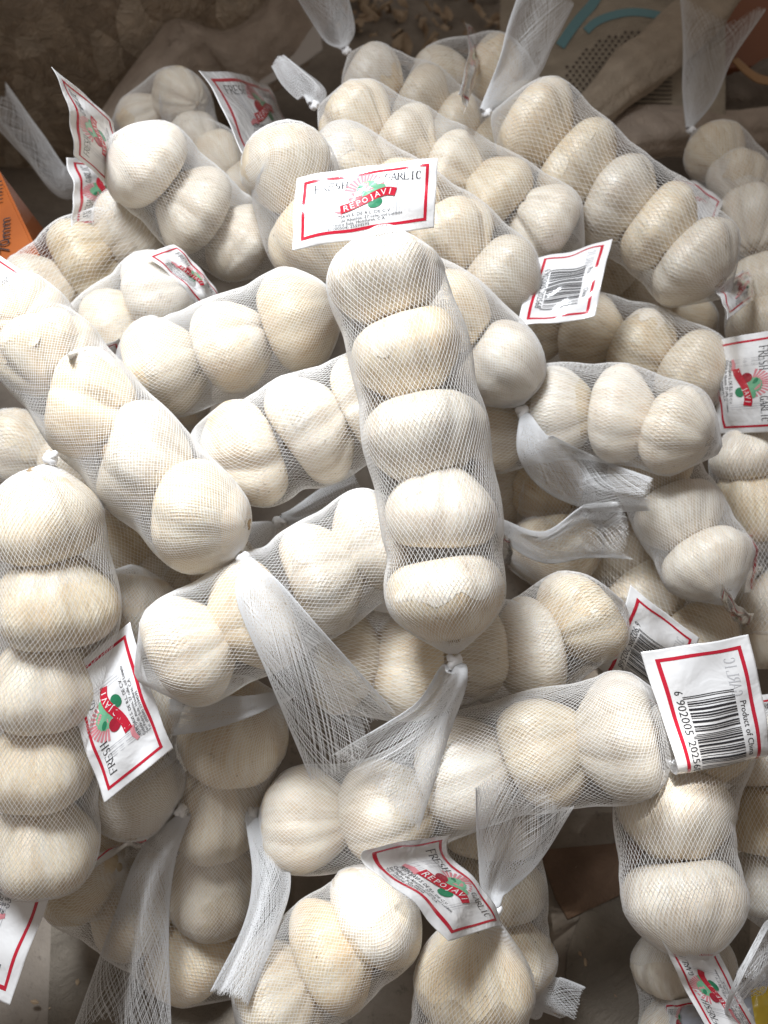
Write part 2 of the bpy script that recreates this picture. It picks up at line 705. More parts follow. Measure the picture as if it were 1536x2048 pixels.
def text_poly(s):
    """built-in font outline as (verts xy, faces), height of capitals = 1, y up"""
    if s not in _txt:
        cu = bpy.data.curves.new('t', 'FONT')
        cu.body = s
        cu.resolution_u = 2
        ob = bpy.data.objects.new('t', cu)
        col.objects.link(ob)
        dg = bpy.context.evaluated_depsgraph_get()
        me = ob.evaluated_get(dg).to_mesh()
        V = np.array([v.co[:2] for v in me.vertices])
        Fs = [tuple(p.vertices) for p in me.polygons]
        ob.evaluated_get(dg).to_mesh_clear()
        bpy.data.objects.remove(ob)
        bpy.data.curves.remove(cu)
        _txt[s] = (V / 0.69, Fs)
    return _txt[s]


def text(s, x, y, h, w=None):
    """text with its baseline at y (y down), capitals h tall, squeezed to width w"""
    V, Fs = text_poly(s)
    V = V * h
    if w:
        V = V * np.array([w / V[:, 0].max(), 1])
    return np.stack([x + V[:, 0], y - V[:, 1]], 1), Fs


def along(s, path, h):
    """letters set one by one along a curve"""
    path = np.asarray(path, float)
    L = np.concatenate([[0], np.cumsum(np.linalg.norm(np.diff(path, axis=0), axis=1))])
    out = []
    for i, ch in enumerate(s):
        V, Fs = text_poly(ch)
        V = V * h
        V = V - np.array([V[:, 0].mean(), h / 2])
        t = L[-1] * (i + 0.5) / len(s)
        p_ = np.array([np.interp(t, L, path[:, 0]), np.interp(t, L, path[:, 1])])
        q_ = np.array([np.interp(t + .05, L, path[:, 0]), np.interp(t + .05, L, path[:, 1])])
        d = norm(q_ - p_)
        k = L[-1] / len(s) * 0.86 / max(np.ptp(V[:, 0]), h * .35)
        V = V * np.array([min(k, 1.15), 1])
        out.append((p_ + V[:, :1] * d - V[:, 1:] * np.array([-d[1], d[0]]), Fs))
    return merge(out)


def rect_frame(x0, y0, x1, y1, t):
    n = 60
    return merge([strip(np.linspace((x0, y), (x1, y), n), t) for y in (y0 + t / 2, y1 - t / 2)] +
                 [strip(np.linspace((x, y0 + t), (x, y1 - t), n), t) for x in (x0 + t / 2, x1 - t / 2)])


def barcode(x0, x1, y0, y1, seed=5):
    L = ('0001101', '0011001', '0010011', '0111101', '0100011', '0110001', '0101111', '0111011', '0110111', '0001011')
    G = [''.join('1' if c == '0' else '0' for c in l)[::-1] for l in L]
    R = [''.join('1' if c == '0' else '0' for c in l) for l in L]
    par = 'LGGGLL'                                # first digit 6
    bits = '101' + ''.join((L if p_ == 'L' else G)[int(c)] for c, p_ in zip('902005', par)) + '01010' + ''.join(R[int(c)] for c in '202568') + '101'
    u = (x1 - x0) / len(bits)
    out, i = [], 0
    while i < len(bits):
        if bits[i] == '1':
            j = i
            while j < len(bits) and bits[j] == '1':
                j += 1
            xm = x0 + (i + j) / 2 * u
            out.append(strip(np.linspace((xm, y0), (xm, y1 + (.12 if i < 3 or i > 91 or 44 < i < 50 else 0)), 22), (j - i) * u * .92))
            i = j
        else:
            i += 1
    return merge(out)


RIB = np.array([(2.35, 2.32), (2.8, 2.26), (3.25, 2.12), (3.7, 1.93), (4.15, 1.76), (4.6, 1.70), (5.05, 1.80)])
RIB = catmull(RIB, 22)
burst = merge([strip([(3.5, 1.55), (3.5 + 1.0 * abs(math.cos(a)) ** 0.1 * math.cos(a), 1.5 + 1.0 * math.sin(a))], [0.02, .09, .13]) for a in np.linspace(-2.9, -0.25, 13)])
FRONT = [
    ('red_border', 'red', [rect_frame(.42, .38, 6.60, 3.50, .15)]),
    ('show_through_bars', 'grey', [strip(np.linspace((x, .95), (x, 3.0), 6), w) for x, w in ((1.72, .03), (1.84, .02), (1.95, .05), (2.12, .02), (2.22, .03), (4.95, .02), (5.1, .04), (5.25, .02))]),
    ('title_lettering', 'black', [serif_word('FRESH', 1.0, .74, .40, 1.70), serif_word('GARLIC', 4.50, .74, .40, 1.80)]),
    ('emblem_burst', 'pink', [burst]),
    ('emblem_leaf', 'pale_green', [disc(3.62, 1.36, .52, .42, 26, .07), disc(4.15, 1.50, .40, .22, 16, 0, -.2)]),
    ('emblem_kiwi', 'green', [disc(4.05, 2.20, .36, .26, 22, 0, -.3), disc(3.35, 1.30, .22, .12, 14, 0, .6)]),
    ('emblem_cherry', 'dark_red', [disc(3.06, 1.78, .34, .30)]),
    ('emblem_ribbon', 'red', [strip(RIB, .42)]),
    ('emblem_ribbon_end', 'pink', [strip([(2.45, 2.50), (2.0, 2.46), (1.65, 2.58)], [.24, .22, .16])]),
    ('ribbon_lettering', 'white', [along('REPOJAVI', RIB[1:-1], .29)]),
    ('address_lettering', 'black', [text('REPOJAVI S. DE R.L. DE C.V.', 1.75, 2.76, .16, 3.1), text('Central de Abastos, 27 calle, col Lusiana', 1.60, 2.96, .14, 3.8),
                                    text('San Pedro Sula, Honduras, C.A.', 1.60, 3.14, .14, 3.0), text('Tel. (00504) 25594595', 1.60, 3.31, .13, 2.2)]),
]
BACK = [
    ('red_border', 'red', [rect_frame(.40, .38, 6.58, 3.50, .15)]),
    ('barcode', 'black', [barcode(2.15, 5.75, 1.05, 2.85)]),
    ('barcode_digits', 'black', [text('6', 1.85, 3.22, .30), text('902005', 2.25, 3.22, .30, 1.55), text('202568', 4.05, 3.22, .30, 1.6)]),
    ('origin_lettering', 'black', [text('Product of China', 2.7, .90, .24, 2.5)]),
    ('show_through_title', 'grey', [(lambda v, f: (np.stack([TW - v[:, 0], v[:, 1]], 1), f))(*serif_word('GARLIC', 4.55, .74, .40, 1.70))]),
]
ZL = dict(red_border=1, show_through_bars=1, title_lettering=2, emblem_burst=2, emblem_leaf=3, emblem_kiwi=4, emblem_cherry=5, emblem_ribbon=6, emblem_ribbon_end=4, ribbon_lettering=7,
          address_lettering=3, barcode=2, barcode_digits=2, origin_lettering=2, show_through_title=1)
LAYOUT = {}
for side, lay in (('front', FRONT), ('back', BACK)):
    LAYOUT[side] = [(n_, c_, merge(ps)) for n_, c_, ps in lay]


def quad_depths(q):
    """relative depths that make four image corners a parallelogram in space"""
    r = [ray(x, y) for x, y in q]
    A = np.stack([r[0], -r[1], r[2], -r[3]], 1)
    _, _, vt = np.linalg.svd(A)
    d = vt[-1]
    d = d / d.mean()
    return np.clip(d, 0.8, 1.22)


def build_tag(parent, spec, anchor, seed):
    """spec: q = image corners of the print's TL, TR, BR, BL; anchor = (px, py, depth) where the bag holds it"""
    r = np.random.default_rng(seed)
    q = np.array(spec['q'], float)
    rel = spec.get('rel')
    d = quad_depths(q) if rel is None else np.array(rel, float)
    # anchor: nearest sampled point of the quad keeps the anchor's depth
    best = None
    for u in np.linspace(0, 1, 15):
        for v in np.linspace(0, 1, 15):
            w = np.array([(1 - u) * (1 - v), u * (1 - v), u * v, (1 - u) * v])
            Pn = sum(w[i] * d[i] * ray(*q[i]) for i in range(4))
            zz = np.dot(Pn, FW)
            px, py = 768 + F * np.dot(Pn, RT) / zz, 1024 - F * np.dot(Pn, UPV) / zz
            e = math.hypot(px - anchor[0], py - anchor[1])
            if best is None or e < best[0]:
                best = (e, zz)
    k = spec.get('d')
    scale = (anchor[2] + spec.get('off', 0.0)) / best[1] if k is None else k / (d.mean())
    cor = [CAM + scale * d[i] * ray(*q[i]) for i in range(4)]
    side = spec.get('side', 'front')
    nrm = norm(np.cross(cor[1] - cor[0], cor[0] - cor[3]))
    if np.dot(nrm, CAM - cor[0]) < 0:
        nrm = -nrm
    su, sv = np.linalg.norm(cor[1] - cor[0]), np.linalg.norm(cor[3] - cor[0])
    bu, bv = spec.get('bow', (0.004, 0.002))
    ph = r.uniform(0, 6.28, 6)
    roll = spec.get('roll')                       # (u0, sign, radius): curl the end past u0

    def surf(x, y, off):
        u, v = np.asarray(x) / TW, np.asarray(y) / TH
        u2, h = u.copy(), np.zeros_like(u)
        if roll is not None:
            u0, sg, rad = roll
            if u0 > 0.5:
                e = np.clip(u - u0, 0, None) * su
                a = e / rad
                u2 = np.minimum(u, u0) + rad * np.sin(a) / su
            else:
                e = np.clip(u0 - u, 0, None) * su
                a = e / rad
                u2 = np.maximum(u, u0) - rad * np.sin(a) / su
            h = sg * rad * (1 - np.cos(a))
            off = off * np.cos(a)
        uu, vv = u2[:, None], v[:, None]
        base = cor[0] * (1 - uu) * (1 - vv) + cor[1] * uu * (1 - vv) + cor[2] * uu * vv + cor[3] * (1 - uu) * vv
        h = h + bu * np.sin(np.pi * u) + bv * np.sin(np.pi * v)
        h = h + 0.0010 * np.sin(9 * u + 4 * v + ph[0]) * np.sin(5 * v + ph[1]) + 0.0006 * np.sin(17 * u - 9 * v + ph[2]) + 0.0005 * np.sin(13 * v + 6 * u + ph[3])
        h = h + 0.003 * (2 * u - 1) * (2 * v - 1) * math.sin(ph[4])
        return base + nrm * (h + off)[:, None]
    nu, nv = 84, 48
    gx, gy = np.meshgrid(np.linspace(0, TW, nu), np.linspace(0, TH, nv))
    gx, gy = gx.ravel(), gy.ravel()
    org = np.mean(cor, 0)
    A = surf(gx, gy, 0.00012 * np.ones_like(gx)) - org
    B = surf(gx, gy, -0.00012 * np.ones_like(gx)) - org
    n = nu * nv
    Q = []
    for j in range(nv - 1):
        for i in range(nu - 1):
            a = j * nu + i
            Q.append((a, a + 1, a + nu + 1, a + nu))
            Q.append((n + a, n + a + nu, n + a + nu + 1, n + a + 1))
    rim = [i for i in range(nu)] + [j * nu + nu - 1 for j in range(1, nv)] + [(nv - 1) * nu + i for i in range(nu - 2, -1, -1)] + [j * nu for j in range(nv - 2, 0, -1)]
    for a, b in zip(rim, rim[1:] + rim[:1]):
        Q.append((a, n + a, n + b, b))
    me = quad_mesh('tag', np.vstack([A, B]), Q)
    tag = link('tag', me, M['film'], parent)
    tag.location = org - np.array(parent.location)
    faces = [(side, 1)] if not spec.get('both') else [(side, 1), ('back' if side == 'front' else 'front', -1)]
    for sd, sg in faces:
        for nm, colr, (V, Fs) in LAYOUT[sd]:
            x = V[:, 0] if sg > 0 else TW - V[:, 0]
            off = sg * (0.00022 + 0.00005 * ZL[nm]) * np.ones(len(V))
            Vv = surf(np.clip(x, 0, TW), np.clip(V[:, 1], 0, TH), off) - org
            pr = link(nm, mesh_from(nm, Vv, Fs, False), M[colr], tag)
            if nm in ('show_through_bars', 'show_through_title', 'title_lettering', 'address_lettering', 'ribbon_lettering', 'barcode', 'barcode_digits', 'origin_lettering', 'emblem_burst'):
                pr['kind'] = 'stuff'
    return tag

# ------------------------------------------------------------------ the bags, topmost first
# b: bulbs (photo x, y, width across the tube); s / e: the two ends ('knot', 'tag' or 'tuck', x, y); t: tail (x, y, width) from the knot
BAGS = [
    dict(k='A', b=[(770, 562, 245), (816, 702, 226), (846, 868, 252), (880, 1026, 230), (892, 1186, 254)], s=('tag', 765, 448), e=('knot', 905, 1288), r=1.7,
         t=[(905, 1290, 20), (908, 1350, 62), (862, 1440, 92), (750, 1585, 225)],
         tag=dict(q=[(592, 352), (876, 322), (868, 452), (587, 507)], bow=(0.003, 0.003), off=-0.004, rel=[1.008, .998, .990, 1.002]),
         l='long five-bulb net bag on top of the pile, glossy tag flat above it'),
    dict(k='B', b=[(35, 632, 195), (92, 710, 222), (175, 810, 244), (283, 922, 240), (395, 1034, 224)], s=('tag', -20, 600), e=('knot', 478, 1108), r=1.0, tilt=0.8,
         t=[(480, 1112, 24), (515, 1180, 90), (595, 1310, 140), (715, 1500, 215)],
         tag=dict(side='back', q=[(-95, 610), (-62, 470), (50, 545), (14, 690)], rel=[1, 1, 1, 1], d=0.505),
         l='slanting net bag of knobbly tilted bulbs whose wide tail falls over the two bags below'),
    dict(k='X', b=[(612, 1640, 206), (772, 1622, 205), (928, 1545, 226), (1088, 1500, 228), (1243, 1475, 250)], s=('knot', 520, 1630), e=('tag', 1330, 1425), r=1.3,
         t=[(520, 1634, 18), (540, 1740, 76), (520, 1850, 72), (455, 1995, 84)],
         tag=dict(side='back', q=[(1495, 1268), (1552, 1580), (1372, 1612), (1283, 1305)], rel=[1, 1, 1, 1], roll=(0.70, -1, 0.009), off=-0.012),
         l='net bag of five bulbs lying across the front, barcode tag at its sunlit end'),
    dict(k='H', b=[(570, 335, 185), (630, 470, 190), (760, 560, 190), (890, 628, 185), (1000, 728, 186)], s=('tag', 492, 315), e=('knot', 1040, 812), r=1.3, lift=0.018,
         t=[(1042, 816, 20), (1075, 900, 80), (1165, 965, 110), (1300, 990, 66)],
         tag=dict(q=[(403, 137), (532, 172), (600, 300), (487, 322)], off=0.004),
         l='net bag passing beneath the topmost bag, knotted tail thrown over the shaded bags'),
    dict(k='C', b=[(85, 1040, 236), (112, 1207, 250), (90, 1372, 232), (82, 1532, 218), (84, 1690, 222)], s=('knot', 97, 945), e=('tag', 70, 1792), r=1.7,
         tag=dict(q=[(22, 2010), (-215, 1900), (-130, 1672), (107, 1772)], off=-0.006),
         l='upright net bag of five stacked bulbs beside the upside-down tag, small knot at its top'),
    dict(k='E', b=[(377, 1300, 236), (510, 1228, 240), (640, 1155, 232), (750, 1085, 225)], s=('tag', 292, 1345), e=('tuck', 850, 1040), r=1.6,
         tag=dict(q=[(212, 1603), (129, 1348), (262, 1243), (345, 1498)], off=0.010),
         l='net bag slanting under the topmost bag, big FRESH tag hanging off its end'),
    dict(k='F', b=[(490, 905, 236), (622, 860, 236), (745, 812, 228)], s=('tuck', 395, 870), e=('tuck', 850, 780), r=1.5, tilt=0.4,
         l='net bag tucked between the slanting knobbly bag and the topmost bag'),
    dict(k='G', b=[(328, 735, 205), (460, 692, 205), (592, 640, 206)], s=('tag', 245, 715), e=('tuck', 680, 600), r=1.2, tilt=0.4,
         tag=dict(q=[(160, 790), (120, 700), (243, 680), (262, 760)], off=0.022),
         l='three-bulb net bag lying just above the slanting knobbly bag'),
    dict(k='G2', b=[(150, 715, 178), (235, 655, 178), (322, 592, 188)], s=('tuck', 90, 740), e=('tag', 395, 545), r=1.2,
         tag=dict(q=[(345, 490), (445, 595), (395, 615), (290, 508)], off=0.004),
         l='net bag wedged behind the three-bulb bag, narrow tag lying at its end'),
    dict(k='K', b=[(690, 330, 172), (800, 402, 182), (900, 475, 186), (995, 565, 188)], s=('tuck', 620, 290), e=('tag', 1062, 620), r=1.2, tilt=0.4,
         tag=dict(side='back', q=[(1225, 482), (1190, 628), (1035, 655), (1075, 510)], bow=(0.004, -0.002), off=-0.012),
         l='brightly lit net bag with a shiny barcode tag standing out at its lower end'),
    dict(k='M', b=[(710, 245, 168), (805, 300, 166), (900, 345, 164), (990, 392, 176), (1090, 450, 174)], s=('knot', 655, 222), e=('tuck', 1165, 500), r=1.3, tilt=0.5,
         t=[(655, 222, 14), (625, 185, 60), (590, 150, 60), (560, 118, 42)], tf=1,
         l='five-bulb net bag at the crest of the pile, short tail sticking up behind it'),
    dict(k='P', b=[(1070, 258, 192), (1153, 335, 196), (1235, 402, 192), (1318, 455, 196), (1392, 525, 192)], s=('knot', 1000, 235), e=('tag', 1450, 585), r=2.2, D=0.068,
         t=[(1000, 232, 18), (1032, 140, 84), (1060, 70, 100), (1100, -20, 112)], tf=1,
         tag=dict(q=[(1432, 575), (1494, 540), (1512, 596), (1448, 645)], off=0.01),
         l='dim five-bulb net bag in the shade with a tall net tail standing straight up'),
    dict(k='W', b=[(685, 1320, 215), (812, 1335, 222), (945, 1300, 205), (1062, 1305, 215), (1160, 1235, 200)], s=('tuck', 600, 1330), e=('tag', 1235, 1215), r=2.8,
         tag=dict(side='back', q=[(1398, 1275), (1328, 1430), (1196, 1335), (1262, 1172)], off=0.0),
         l='net bag passing under the knot of the topmost bag, striped barcode tag at its end'),
    dict(k='Y', b=[(752, 1832, 225), (660, 1908, 228), (560, 1985, 228)], s=('tag', 800, 1740), e=('tuck', 480, 2060), r=1.2, tilt=0.2,
         tag=dict(q=[(850, 1680), (1018, 1845), (888, 1887), (690, 1700)], roll=(0.24, 1, 0.012), d=0.437),
         l='net bag with a patch of sun on its end bulb and a curling tag'),
    dict(k='Y2', D=0.068, tilt=0.1, b=[(945, 1960, 250), (925, 2135, 244)], s=('knot', 985, 1835), e=('tuck', 890, 2220), r=1.6,
         t=[(985, 1815, 16), (990, 1770, 60), (1020, 1690, 130), (1052, 1572, 196)],
         l='big smooth bulb in net below the curling tag, flared tail folded up'),
    dict(k='AC', b=[(1400, 1480, 215), (1348, 1622, 230), (1368, 1800, 238)], s=('tuck', 1420, 1380), e=('tag', 1395, 1900), r=1.8,
         tag=dict(q=[(1425, 2075), (1318, 1873), (1440, 1905), (1545, 2105)], off=-0.004, bow=(-0.005, 0.002)),
         l='net bag hanging down beside bare floor, clear tag at its lower end'),
    dict(k='AA', b=[(466, 1468, 218), (430, 1622, 196), (428, 1775, 190)], s=('knot', 562, 1396), e=('tag', 430, 1868), r=1.6, sd=0.0,
         t=[(562, 1396, 14), (500, 1412, 40), (420, 1425, 66), (340, 1435, 70)], tb=1, td=-0.036,
         tag=dict(q=[(345, 1838), (478, 1884), (472, 1912), (348, 1868)], off=0.0),
         l='short upright net bag between two hanging net tails'),
    dict(k='D', b=[(250, 1230, 205), (255, 1410, 210), (262, 1575, 210)], s=('tuck', 270, 1130), e=('knot', 333, 1608), r=1.6,
         t=[(333, 1612, 20), (312, 1720, 76), (282, 1850, 120), (250, 2080, 215)],
         l='net bag half hidden behind the FRESH tag, long flaring tail hanging down'),
    dict(k='J', b=[(290, 330, 186), (388, 418, 186), (480, 482, 168)], s=('tag', 226, 300), e=('tuck', 560, 540), r=2.0,
         tag=dict(q=[(140, 310), (112, 135), (220, 243), (240, 395)], off=-0.003),
         l='smooth pale net bag with a white tag standing upright against the dark sack'),
    dict(k='I', b=[(92, 592, 188), (168, 524, 190), (265, 462, 178)], s=('tuck', 20, 640), e=('tag', 235, 425), r=2.6,
         tag=dict(q=[(140, 455), (133, 315), (240, 330), (247, 455)], off=0.02),
         l='tan net bag lying against the orange carton'),
    dict(k='S', b=[(990, 850, 182), (1115, 826, 192), (1240, 832, 196), (1352, 862, 194)], s=('tuck', 900, 860), e=('tuck', 1440, 900), r=2.4,
         l='cream net bag in shade below the twin bag that ends at the clear tag'),
    dict(k='R', b=[(1082, 655, 150), (1180, 668, 158), (1282, 695, 164), (1385, 748, 172)], s=('tuck', 1000, 650), e=('tag', 1450, 800), r=2.2,
         tag=dict(q=[(1572, 655), (1582, 862), (1436, 868), (1426, 682)], off=-0.006),
         l='shaded net bag whose end is fixed to a clear film tag with a faded emblem'),
    dict(k='Q', b=[(1215, 535, 150), (1287, 596, 142), (1365, 650, 132)], s=('tuck', 1150, 490), e=('tuck', 1430, 700), r=2.0,
         tag=dict(q=[(1175, 545), (1290, 510), (1280, 520), (1180, 556)], off=-0.02), ta=(1200, 530),
         l='small dim net bag in the hollow beneath the five-bulb shaded bag'),
    dict(k='N', b=[(745, 158, 140), (838, 205, 146), (905, 258, 146), (978, 302, 140)], s=('knot', 702, 112), e=('tuck', 1040, 350), r=1.8,
         t=[(700, 112, 12), (680, 70, 62), (660, 20, 84), (630, -50, 104)], tf=1,
         l='net bag behind the crest with a wide net tail rising behind it'),
    dict(k='O', b=[(880, 168, 150), (985, 150, 150), (1030, 230, 150)], s=('tag', 930, 230), e=('tuck', 1090, 300), r=1.8,
         tag=dict(q=[(912, 190), (936, 42), (950, 80), (934, 232)], d=0.735),
         l='net bag at the back rim with its tag seen edge on'),
    dict(k='T', b=[(1305, 935, 172), (1358, 1030, 186), (1415, 1126, 188)], s=('tuck', 1270, 860), e=('tag', 1448, 1190), r=2.0,
         tag=dict(q=[(1445, 1165), (1508, 1228), (1498, 1252), (1440, 1198)], off=0.0),
         l='shaded net bag sloping down from under the cream bag, twisted tag at its tip'),
    dict(k='U', b=[(1000, 985, 150), (1095, 972, 150), (1112, 1098, 190)], s=('tuck', 960, 1000), e=('tag', 1010, 1120), r=1.8,
         tag=dict(side='back', q=[(1000, 1060), (1026, 1078), (1012, 1132), (988, 1122)], off=0.0), kn=(985, 1045),
         t=[(985, 1045, 26), (1080, 1092, 62), (1165, 1062, 110), (1250, 1058, 130)], td=-0.125,
         l='net bag behind the topmost bag with a crumpled fringed tail lying across it'),
    dict(k='V', b=[(1250, 1110, 180), (1288, 1195, 195), (1390, 1290, 195)], s=('tuck', 1240, 1060), e=('tuck', 1460, 1360), r=1.8,
         l='net bag mostly buried behind the striped barcode tag'),
    dict(k='AE', b=[(1525, 1505, 215), (1532, 1640, 215), (1560, 1770, 215)], s=('tag', 1500, 1420), e=('knot', 1560, 1850), r=1.8,
         t=[(1560, 1850, 20), (1540, 1885, 90), (1515, 1930, 120), (1490, 1990, 130)],
         tag=dict(side='back', q=[(1620, 1462), (1415, 1502), (1405, 1405), (1610, 1375)], off=-0.004),
         l='net bag next to the hanging bag, beneath an upside-down barcode tag'),
    dict(k='AF', b=[(1512, 905, 175), (1515, 1010, 175), (1530, 1245, 190)], s=('tuck', 1510, 820), e=('tag', 1500, 1110), r=1.8,
         tag=dict(side='back', q=[(1566, 1075), (1574, 1182), (1490, 1186), (1478, 1060)], off=-0.02),
         l='shaded net bag below the clear film tag, its own tag dark and crumpled'),
    dict(k='AG', b=[(1430, 305, 132), (1478, 362, 130), (1500, 440, 140), (1525, 575, 150), (1530, 660, 150)], s=('knot', 1390, 268), e=('tuck', 1540, 740), r=1.8,
         t=[(1390, 268, 12), (1398, 190, 66), (1415, 110, 100), (1440, 20, 170)], tf=1,
         tag=dict(q=[(1420, 480), (1320, 420), (1350, 350), (1448, 403)], off=0.0), ta=(1400, 420),
         l='dim net bag at the far rim with a split net tail rising above it'),
    dict(k='Z', b=[(985, 1655, 200), (992, 1782, 200), (1010, 1915, 205)], s=('tuck', 1010, 1580), e=('knot', 1040, 1970), r=1.6,
         t=[(1045, 1968, 26), (1065, 1982, 70), (1090, 1998, 100), (1140, 2020, 120)], tb=1, td=-0.012,
         l='net bag half hidden by the flared tail, lying at the edge of bare floor'),
    dict(k='AB', b=[(165, 1745, 210), (272, 1812, 210), (388, 1905, 205)], s=('tag', 200, 1740), e=('tuck', 470, 1990), r=2.0,
         tag=dict(q=[(290, 1615), (185, 1650), (178, 1743), (300, 1690)], off=0.0),
         l='low net bag on the floor behind the long flaring tail'),
    dict(k='AD', b=[(1368, 1925, 200), (1385, 2070, 205)], s=('tuck', 1340, 1860), e=('tag', 1365, 2010), r=1.6,
         tag=dict(q=[(1330, 2000), (1420, 1985), (1425, 2080), (1335, 2090)], off=-0.01),
         l='small net bag with soiled skin lying on the floor under the clear tag'),
    dict(k='AH', b=[(285, 240, 104), (360, 195, 110), (392, 280, 112), (440, 318, 112), (505, 385, 120)], s=('knot', 180, 300), e=('tuck', 560, 440), r=1.6, D=0.050,
         t=[(185, 440, 40), (130, 370, 60), (60, 290, 70), (-10, 200, 90)], tf=1,
         l='dark net bag in the hollow in front of the woven sack'),
    dict(k='AI', b=[(345, 790, 170), (250, 870, 170), (150, 950, 175), (30, 900, 170)], s=('tuck', 420, 740), e=('tuck', -40, 940), r=1.5, D=0.066,
         l='net bag buried beneath the slanting knobbly bag'),
    dict(k='AJ', b=[(245, 1075, 195), (335, 1185, 195), (440, 1130, 195)], s=('tuck', 200, 1040), e=('knot', 548, 1050), r=1.5, tb=1,
         t=[(548, 1050, 20), (600, 1030, 40), (660, 1000, 60), (720, 970, 70)],
         l='net bag deep in the dark gap under the wide tail'),
]

# ------------------------------------------------------------------ settle the heap: every bag keeps its place, lower ones sink until they clear the ones above
DB = 0.062
for b in BAGS:
    w = np.array([x[2] for x in b['b']], float)
    n = len(w)
    d = F * b.get('D', DB) / w
    i = np.arange(n)
    b['a'] = np.polyfit(i - i.mean(), d, 1) if n > 1 else np.array([0.0, d[0]])
    lim = 0.02
    b['a'][0] = np.clip(b['a'][0] * 0.6, -lim, lim)
    b['i'] = i - i.mean()


def centres(b):
    d = b['a'][1] + b['a'][0] * b['i']
    c = np.array([P(x, y, dd) for (x, y, _), dd in zip(b['b'], d)])
    rad = np.array([w for _, _, w in b['b']]) * d / F / 2
    return c, np.minimum(rad, 0.037), d


GZ = -0.075                                     # the floor the heap lies on


def keep_above_floor(b):
    for _ in range(3):
        d = b['a'][1] + b['a'][0] * b['i']
        lim = np.array([(CAM[2] - GZ - 0.026) / -ray(x, y)[2] for x, y, _ in b['b']])
        ex = np.clip(d - lim, 0, None)
        if ex.max() > 0:
            b['a'][1] -= ex.max() * 0.6
            if len(ex) > 1:
                b['a'][0] -= 0.5 * np.polyfit(b['i'], ex, 1)[0]


for it in range(80):
    cs = [centres(b) for b in BAGS]
    worst = 0
    for j in range(1, len(BAGS)):
        push = np.zeros(len(BAGS[j]['b']))
        for i in range(j):
            D_ = np.linalg.norm(cs[j][0][:, None] - cs[i][0][None], axis=2)
            need = 0.86 * (cs[j][1][:, None] + cs[i][1][None]) - D_
            need = np.clip(need, 0, None)
            push = np.maximum(push, need.max(1))
        if push.max() > 0:
            worst = max(worst, push.max())
            b = BAGS[j]
            b['a'][1] += 0.35 * push.mean() + 0.10 * push.max()
            if len(push) > 1:
                b['a'][0] = np.clip(b['a'][0] + 0.25 * np.polyfit(b['i'], push, 1)[0], -0.02, 0.02)
    for b in BAGS[1:]:
        keep_above_floor(b)
    if worst < 0.001:
        break
ALL_C = np.vstack([centres(b)[0] for b in BAGS])
ALL_R = np.concatenate([centres(b)[1] for b in BAGS])


def front_depth(px, py):
    """depth of the nearest bulb surface at a photo pixel"""
    r = norm(ray(px, py))
    oc = CAM - ALL_C
    bq = oc @ r
    cq = (oc * oc).sum(1) - (ALL_R * 1.0) ** 2
    disc_ = bq * bq - cq
    ok = disc_ > 0
    if not ok.any():
        return None
    t = -bq[ok] - np.sqrt(disc_[ok])
    return float(t.min() * np.dot(r, FW))


GROUP = 'net bags of garlic heaped in the pile'
bulb_no = 0


